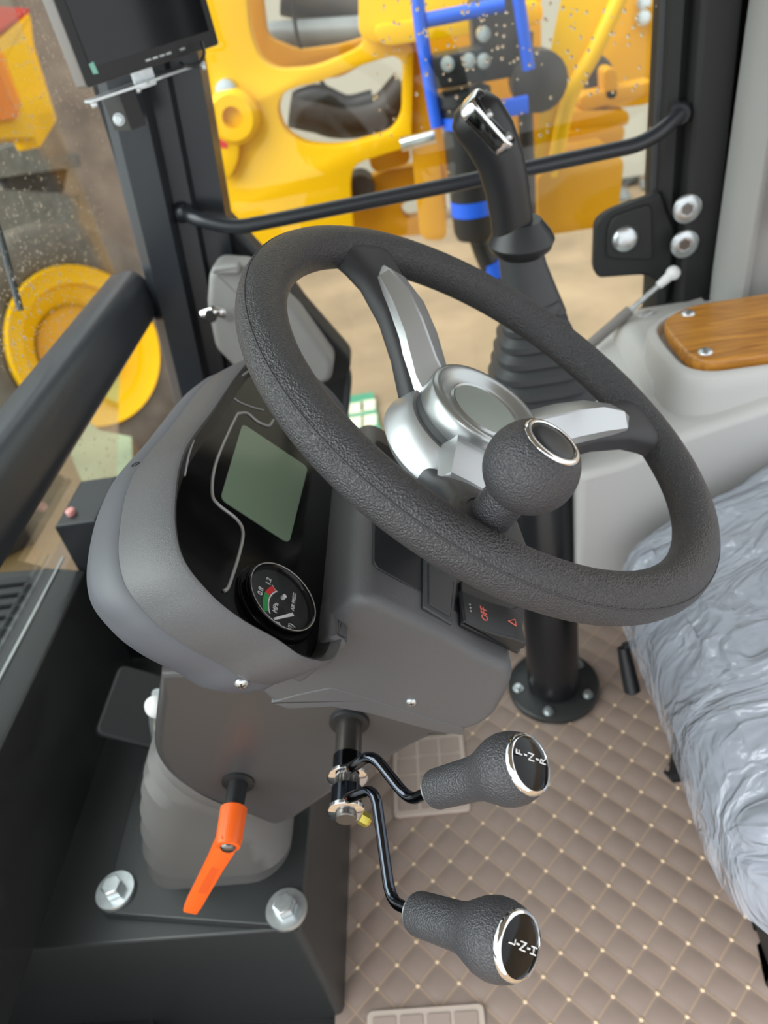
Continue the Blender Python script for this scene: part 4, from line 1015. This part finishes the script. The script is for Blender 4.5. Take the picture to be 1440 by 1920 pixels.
ym_ = thing('yellow_loader', 'yellow construction machine parked outside the right side window', 'machine', V((0, 2.2, GZ)))
outl = [(300, -150), (300, 300), (400, 425), (480, 490), (662, 432), (655, 340), (662, 302), (720, 282), (768, 268), (772, 80), (705, 70), (700, -150)]
h1 = [(452, -120), (468, 60), (488, 112), (522, 132), (590, 128), (640, 108), (682, 88), (690, 50), (690, -120)]
h2 = [(530, 168), (560, 156), (600, 148), (690, 112), (740, 98), (757, 112), (756, 215), (735, 248), (640, 276), (570, 270), (530, 240), (519, 200)]
plate('side_plate', outl, [h1, h2], 2.0, .06, 'yellow', ym_)
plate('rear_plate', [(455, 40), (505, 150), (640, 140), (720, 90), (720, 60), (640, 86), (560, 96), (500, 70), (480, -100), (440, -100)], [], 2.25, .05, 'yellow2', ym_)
g = G(); g.add(*g_lathe([(.075, -.02), (.075, .03), (.06, .045), (.03, .045), (.028, .02), (0, .02)], AY(440, 216, 1.96), -EY, 32)); g.build('pin_boss', 'yellow', ym_, 40)
g = G(); g.add(*g_lathe([(.03, -.02), (.03, .03), (0, .035)], AY(427, 168, 1.96), -EY, 20)); g.build('bolt', 'zinc', ym_, 40)
plate('keeper_plate', [(400, 240), (430, 225), (448, 260), (446, 300), (428, 336), (396, 312)], [], 1.95, .03, 'yellow', ym_)
q = AY(396, 240, 1.93)
for dz, m_ in ((.025, 'white'), (-.025, 'machred')):
    g = G(); g.add(*g_box(q+V((-dz*.25, 0, dz)), (.034, .002, .026), V((.9, 0, -.3)).normalized(), EY, V((.3, 0, .9)).normalized())); g.build('decal', m_, ym_, 0)
for pth, r, m_ in (([(545, 205), (590, 215), (650, 225), (715, 210), (760, 165)], .055, 'machdark'), ([(560, 190), (600, 180), (650, 200), (700, 190)], .035, 'hose'), ([(548, -20), (556, 60), (580, 120), (640, 190), (720, 200)], .006, 'hose'), ([(560, 215), (620, 240), (690, 235), (750, 190)], .03, 'hose')):
    g = G(); g.add(*g_tube(smooth_path([AY(x, y, 2.25) for x, y in pth], 6), r, 12)); g.build('hydraulic_hose', m_, ym_, 60)
g = G(); g.add(*g_tube([AY(490, 75, 2.4), AY(590, 68, 2.4), AY(690, 62, 2.4)], .05, 16)); g.build('cross_tube', 'machgrey', ym_, 60)
g = G(); g.add(*g_tube([AY(530, -10, 2.5), AY(720, 35, 2.5)], .06, 12)); g.build('cross_tube', 'machdark', ym_, 60)
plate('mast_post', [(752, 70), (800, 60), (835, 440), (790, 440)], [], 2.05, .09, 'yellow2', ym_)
plate('top_beam', [(676, -60), (1010, -60), (1006, 18), (700, 76), (676, 60)], [], 1.95, .10, 'yellow', ym_)
plate('lower_beam', [(700, 50), (900, 20), (1010, 2), (1012, 40), (720, 82)], [], 1.9, .06, 'yellow', ym_)
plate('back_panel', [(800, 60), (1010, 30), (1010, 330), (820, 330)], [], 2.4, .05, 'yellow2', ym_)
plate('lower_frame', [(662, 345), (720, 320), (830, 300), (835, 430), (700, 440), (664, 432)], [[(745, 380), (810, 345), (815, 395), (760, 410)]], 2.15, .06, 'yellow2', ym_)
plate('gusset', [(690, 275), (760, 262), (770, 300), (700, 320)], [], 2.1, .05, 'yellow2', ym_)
g = G(); g.add(*g_lathe([(.05, -.05), (.05, .05), (.03, .06), (0, .06)], AY(675, 352, 2.1), -EY, 20)); g.build('pivot_pin', 'machdark', ym_, 40)
g = G(); g.add(*g_tube([AY(752, 272, 1.75), AY(815, 255, 1.75)], .018, 14)); g.build('rod', 'chrome', ym_, 60)
# hydraulic cylinder with blue tape
cy0, cy1 = AY(893, 428, 1.62), AY(868, 165, 1.62); ca = (cy1-cy0).normalized(); cl = (cy1-cy0).length
g = G(); g.add(*g_lathe([(.055, -.02), (.062, 0), (.062, cl*.9), (.068, cl*.91), (.068, cl*.98), (.055, cl)], cy0, ca, 36)); g.build('hydraulic_cylinder', 'black', ym_, 40)
for f0, f1 in ((.13, .24), (.76, .84), (.93, .965)):
    g = G(); g.add(*g_lathe([(.0635, cl*f0), (.0635, cl*f1)], cy0, ca, 36)); g.build('blue_band', 'blue' if f0 < .9 else 'black', ym_, 40)
g = G(); g.add(*g_box(AY(860, 125, 1.62), (.06, .05, .035), bev=.008)); g.build('valve_block', 'black', ym_, 30)
g = G(); g.add(*g_box(AY(925, 70, 1.75), (.055, .05, .09), bev=.01)); g.build('valve_block', 'machdark', ym_, 30)
for px in ((905, 62), (905, 112), (838, 118), (878, 112)):
    g = G(); g.add(*g_lathe([(.016, 0), (.016, .03), (0, .032)], AY(*px, 1.58), -EY, 14)); g.build('fitting', 'zinc', ym_, 40)
for pth, r in (([(780, -30), (790, 60), (805, 150), (820, 238)], .016), ([(800, 38), (870, 24), (945, 8)], .016), ([(968, -30), (980, 50), (992, 130)], .015)):
    g = G(); g.add(*g_tube(smooth_path([AY(x, y, 1.6) for x, y in pth], 6), r, 12)); g.build('blue_hose', 'blue', ym_, 60)
g = G(); g.add(*g_box(AY(952, 202, 1.6), (.05, .01, .02), bev=.004)); g.build('blue_band', 'blue', ym_, 30)
g = G(); g.add(*g_tube([cy0, AY(906, 470, 1.62), AY(925, 515, 1.62), AY(940, 590, 1.62)], [.03, .028, .028, .03], 16)); g.build('cylinder_foot', 'black', ym_, 50)
g = G(); g.add(*g_tube([AY(922, 490, 1.62), AY(929, 516, 1.62)], .033, 16)); g.build('blue_band', 'blue', ym_, 50)
g = G(); g.add(*g_lathe([(.07, -.04), (.07, .04), (.03, .06), (0, .06)], AY(1008, 150, 1.7), -EY, 20)); g.build('coupling', 'machdark', ym_, 40)
g = G(); g.add(*g_tube(smooth_path([AY(x, y, 1.7) for x, y in ((985, 60), (985, 200), (990, 330), (993, 420))], 6), .02, 12)); g.build('hydraulic_hose', 'machdark', ym_, 60)
# curved arm, panels and steps to the right
def band(left, right, Y0, Y1, name, m):
    L_ = smooth_path([V((*p, 0)) for p in left], 8); R_ = smooth_path([V((*p, 0)) for p in right], 8)
    rings = [[AY(a.x, a.y, Y0), AY(b.x, b.y, Y0), AY(b.x, b.y, Y1), AY(a.x, a.y, Y1)] for a, b in zip(L_, R_)]
    g = G(); g.add(*g_loft(rings)); return g.build(name, m, ym_, 30)
band([(1060, -40), (1035, 80), (1015, 190), (998, 330)], [(1180, -40), (1120, 90), (1068, 190), (1038, 330)], 1.80, 1.95, 'curved_arm', 'yellow')
p_ = smooth_path([AY(x, y, 1.79) for x, y in ((1178, -40), (1118, 90), (1066, 190), (1036, 330))], 8)
g = G(); g.add(*g_tube(p_, .022, 10)); g.build('arm_edge', 'yellow', ym_, 60)
plate('deck_panel', [(1080, -60), (1260, -60), (1255, 130), (1215, 190), (1130, 200), (1060, 220)], [], 2.5, .06, 'yellow2', ym_)
plate('recess_shade', [(1098, 190), (1104, 120), (1120, 100), (1146, 122), (1140, 186)], [], 2.3, .05, 'machdark', ym_)  # flat dark plate, the shade of a recess put into its colour
for px in (((1082, 178), (1220, 150), (1222, 172), (1086, 202)), ((1060, 205), (1170, 205), (1172, 228), (1060, 238)), ((1128, 128), (1148, 126), (1150, 180), (1130, 182)), ((1060, 240), (1165, 232), (1160, 262), (1060, 272))):
    plate('step_bar', list(px), [], 2.15, .08, 'yellow2', ym_)
plate('side_box', [(995, 308), (1062, 290), (1148, 275), (1136, 396), (1000, 418)], [], 1.9, .25, 'yellow2', ym_)
for px in ((1205, 5), (1204, 33)):
    g = G(); g.add(*g_lathe([(.022, -.01), (.022, .02), (0, .025)], AY(*px, 2.44), -EY, 14)); g.build('bolt', 'zinc', ym_, 40)
# things lying in the yard
rs = random.Random(5)
for k, (px, r) in enumerate((((1190, 235), .16), ((1180, 330), .13), ((1205, 300), .12), ((1165, 365), .10), ((1215, 345), .09), ((740, 560), .09), ((720, 500), .11))):
    c = AZ(px[0], px[1], GZ+.05) if px[1] > 280 else AY(px[0], px[1], 5.5)
    c.z = GZ+r*.4 if px[1] > 280 else c.z
    vs, fs = g_lathe([(0, -r)]+[(r*math.cos(a), r*math.sin(a)*.75) for a in (-1.1, -.6, 0, .6, 1.1)]+[(0, r*.75)], c, EZ, 10)
    vs = [V(v)+V((rs.uniform(-1, 1), rs.uniform(-1, 1), rs.uniform(-1, 1)))*r*.16 for v in vs]
    if px[1] > 280:
        lab = ['', 'grey stone on the sandy ground right of the yellow side box', 'upper grey stone right of the yellow side box beside the black pillar', 'lowest grey stone next to the yellow side box', 'small grey stone nearest the black rear pillar', 'pale stone on the ground seen through the wheel', 'pale stone on the ground just below the grab rail left'][k]
        tag(mesh('stone', vs, fs, 'machgrey', None, 0), lab, 'stone')
gs_ = [AZ(x, y, GZ+.06) for x, y in ((640, 745), (700, 735), (712, 800), (740, 840), (600, 850))]
tp = thing('green_sheet', 'green sheet with cream print lying on the ground behind the wheel', 'sheet', gs_[0])
g = G(); g.add(*g_slab([(p.x, p.y) for p in gs_], (0, 0, GZ+.05), EX, EY, EZ, 0, .012)); g.build('sheet', 'tarp', tp, 0)
for x, y in ((668, 765), (690, 760), (668, 792), (692, 788)):
    g = G(); p = AZ(x, y, GZ+.064); g.add(*g_box(p, (.05, .07, .003))); g.build('print_block', 'cream', tp, 0)
M['tarp2'] = mat('pale green sheet', srgb(112, 124, 96), .4, var=.35, vscale=3)
g2_ = [AZ(x, y, .135) for x, y in ((108, 772), (150, 775), (185, 806), (246, 818), (252, 972), (190, 985), (135, 860))]
t2_ = thing('green_sheet', 'pale green sheet on the added deck outside the lower front glass', 'sheet', g2_[0])
g = G(); g.add(*g_slab([(p.x, p.y) for p in g2_], (0, 0, .122), EX, EY, EZ, 0, .012)); g.build('sheet', 'tarp2', t2_, 0)
# added deck below the windscreen, its dark brown painted for the machine's shadow
M['shadow_brown'] = mat('shadow brown deck', srgb(80, 62, 32), .5, var=.3, vscale=5)
ff = thing('shadow_deck', 'added dark brown deck below the lower glass, painted for the machine shadow', 'frame', AZ(60, 960, .12))
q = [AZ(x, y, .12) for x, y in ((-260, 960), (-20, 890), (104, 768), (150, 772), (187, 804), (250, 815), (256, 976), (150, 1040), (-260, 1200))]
g = G(); g.add(*g_slab(round_poly([(p.x, p.y) for p in q], .02, 3), (0, 0, .12), EX, EY, EZ, -.12, 0, .01)); g.build('deck', 'shadow_brown', ff, 30)
q = [AZ(x, y, .135) for x, y in ((-60, 990), (20, 960), (60, 1010), (-40, 1060))]
g = G(); g.add(*g_slab(round_poly([(p.x, p.y) for p in q], .01, 3), (0, 0, .12), EX, EY, EZ, 0, .05, .006)); g.build('cover_plate', 'machdark', ff, 30)

# front: yellow and red machine, wet steel and a yellow wheel
fm = thing('yellow_red_machine', 'yellow and red machine end seen through the wet windscreen', 'machine', AX(40, 150, -2.4))
def xplate(name, px, X, th, m, parent):
    q = [AX(x, y, X) for x, y in px]; g = G(); g.add(*g_slab(round_poly([(p.y, p.z) for p in q], .02, 3), (X, 0, 0), EY, EZ, EX, -th, 0, .006)); return g.build(name, m, parent, 30)
xplate('yellow_panel', [(-80, 130), (0, 75), (57, 25), (64, 85), (107, 225), (75, 278), (66, 258), (-80, 262)], -2.4, .15, 'yellow', fm)
xplate('red_panel', [(-80, 30), (0, 12), (56, 16), (56, 24), (-80, 120)], -2.42, .12, 'machred', fm)
M['machorange'] = mat('orange machine paint', srgb(228, 125, 20), .4)
xplate('orange_panel', [(-80, 100), (5, 95), (40, 190), (35, 222), (-80, 235)], -2.36, .03, 'machorange', fm)
wg = thing('steel_frame', 'wet grey steel frame below the yellow and red machine', 'frame', AX(60, 320, -3.1))
xplate('beam', [(-80, 300), (62, 262), (68, 300), (150, 285), (152, 312), (-80, 345)], -3.1, .2, 'machgrey', wg)
xplate('box', [(-80, 350), (80, 360), (150, 365), (145, 430), (-80, 460)], -3.12, .1, 'machgrey', wg)
xplate('dark_box', [(10, 300), (130, 300), (120, 360), (20, 400)], -3.2, .1, 'machdark', wg)
wh = thing('loader_wheel', 'big yellow wheel rim of a machine in front of the windscreen', 'wheel', AX(150, 655, -2.3))
wc = AX(150, 655, -2.3); wa = V((.80, -.55, .25)).normalized(); R0 = .50
M['tyre'] = mat('dusty tyre', srgb(96, 88, 78), .8, var=.25, vscale=6)
g = G(); g.add(*g_lathe([(R0*.5, -.06), (R0*.62, .02), (R0*.78, .05), (R0*.80, .09), (R0*.9, .10), (R0, .13), (R0*1.02, .10), (R0, .06), (R0*.98, -.2)], wc, wa, 56)); g.build('rim', 'yellow', wh, 50)
RO = max(.66, min(.78, wc.z-GZ))
g = G(); g.add(*g_lathe([(R0*.98, -.2), (R0*.98, .04), (R0*1.06, .09), (RO*.9, .10), (RO*.97, .06), (RO, .0), (RO*.98, -.3), (RO*.9, -.36), (R0*.98, -.34)], wc, wa, 56)); g.build('tyre', 'tyre', wh, 50)
g = G(); g.add(*g_lathe([(R0*.55, .0), (R0*.5, .03), (R0*.3, .05), (R0*.28, .12), (R0*.12, .14), (0, .14)], wc, wa, 40)); g.build('hub', 'yellow2', wh, 40)

# wiper on the windscreen
wp = thing('wiper', 'dark wiper blade resting on the windscreen', 'wiper', AX(20, 500, -.55))
g = G(); g.add(*g_tube([AX(-40, 330, -.552), AX(0, 440, -.552), AX(38, 582, -.552)], .0045, 8)); g.build('blade', 'rubber_dark', wp, 50)
g = G(); g.add(*g_tube([AX(-60, 300, -.565), AX(-5, 470, -.565)], .006, 8)); g.build('arm', 'blackmatte', wp, 50)

# rain drops on the glass, uncountable
def drops(name, pts, n, label):
    vs, fs = [], []
    u, w, n_ = frame(n)
    for p, r in pts:
        k = len(vs)
        for h, f in ((0, 1), (.35, .8), (.55, .4)):
            for i in range(7):
                a = 2*math.pi*i/7; vs.append(p+n_*h*r+(u*math.cos(a)*1.15+w*math.sin(a))*r*f)
        for l in range(2):
            for i in range(7):
                j = (i+1) % 7; fs.append((k+l*7+i, k+l*7+j, k+l*7+7+j, k+l*7+7+i))
        fs.append(tuple(k+14+i for i in range(7)))
    o = mesh(name, vs, fs, 'drop', None, 80); tag(o, label, 'raindrops', None, 'stuff')
rd = random.Random(11); P_ = []
while len(P_) < 1500:
    x, y = rd.uniform(-20, 195), rd.uniform(-10, 700)
    dens = .35+.65*(1 if (y < 200 and x > 50) or y > 380 else 0)
    if rd.random() > dens: continue
    P_.append((AX(x, y, -.529), rd.uniform(.0006, .0014)*(1.6 if rd.random() < .12 else 1)))
drops('raindrops', P_, EX, 'fine raindrops scattered over the windscreen')
P_ = [(AP(rd.uniform(120, 245), rd.uniform(820, 970), lowa, ln_)+ln_*(.006 if ln_.x > 0 else -.001), rd.uniform(.0012, .003)) for _ in range(60)]
drops('raindrops', P_, ln_ if ln_.x > 0 else -ln_, 'larger raindrops on the sloping lower front glass')
P_ = [(AY(rd.uniform(700, 1240), abs(rd.gauss(0, 130)), YW+.0195), rd.uniform(.0012, .0028)) for _ in range(170)]
drops('raindrops', P_, -EY, 'sparse raindrops on the right side window')
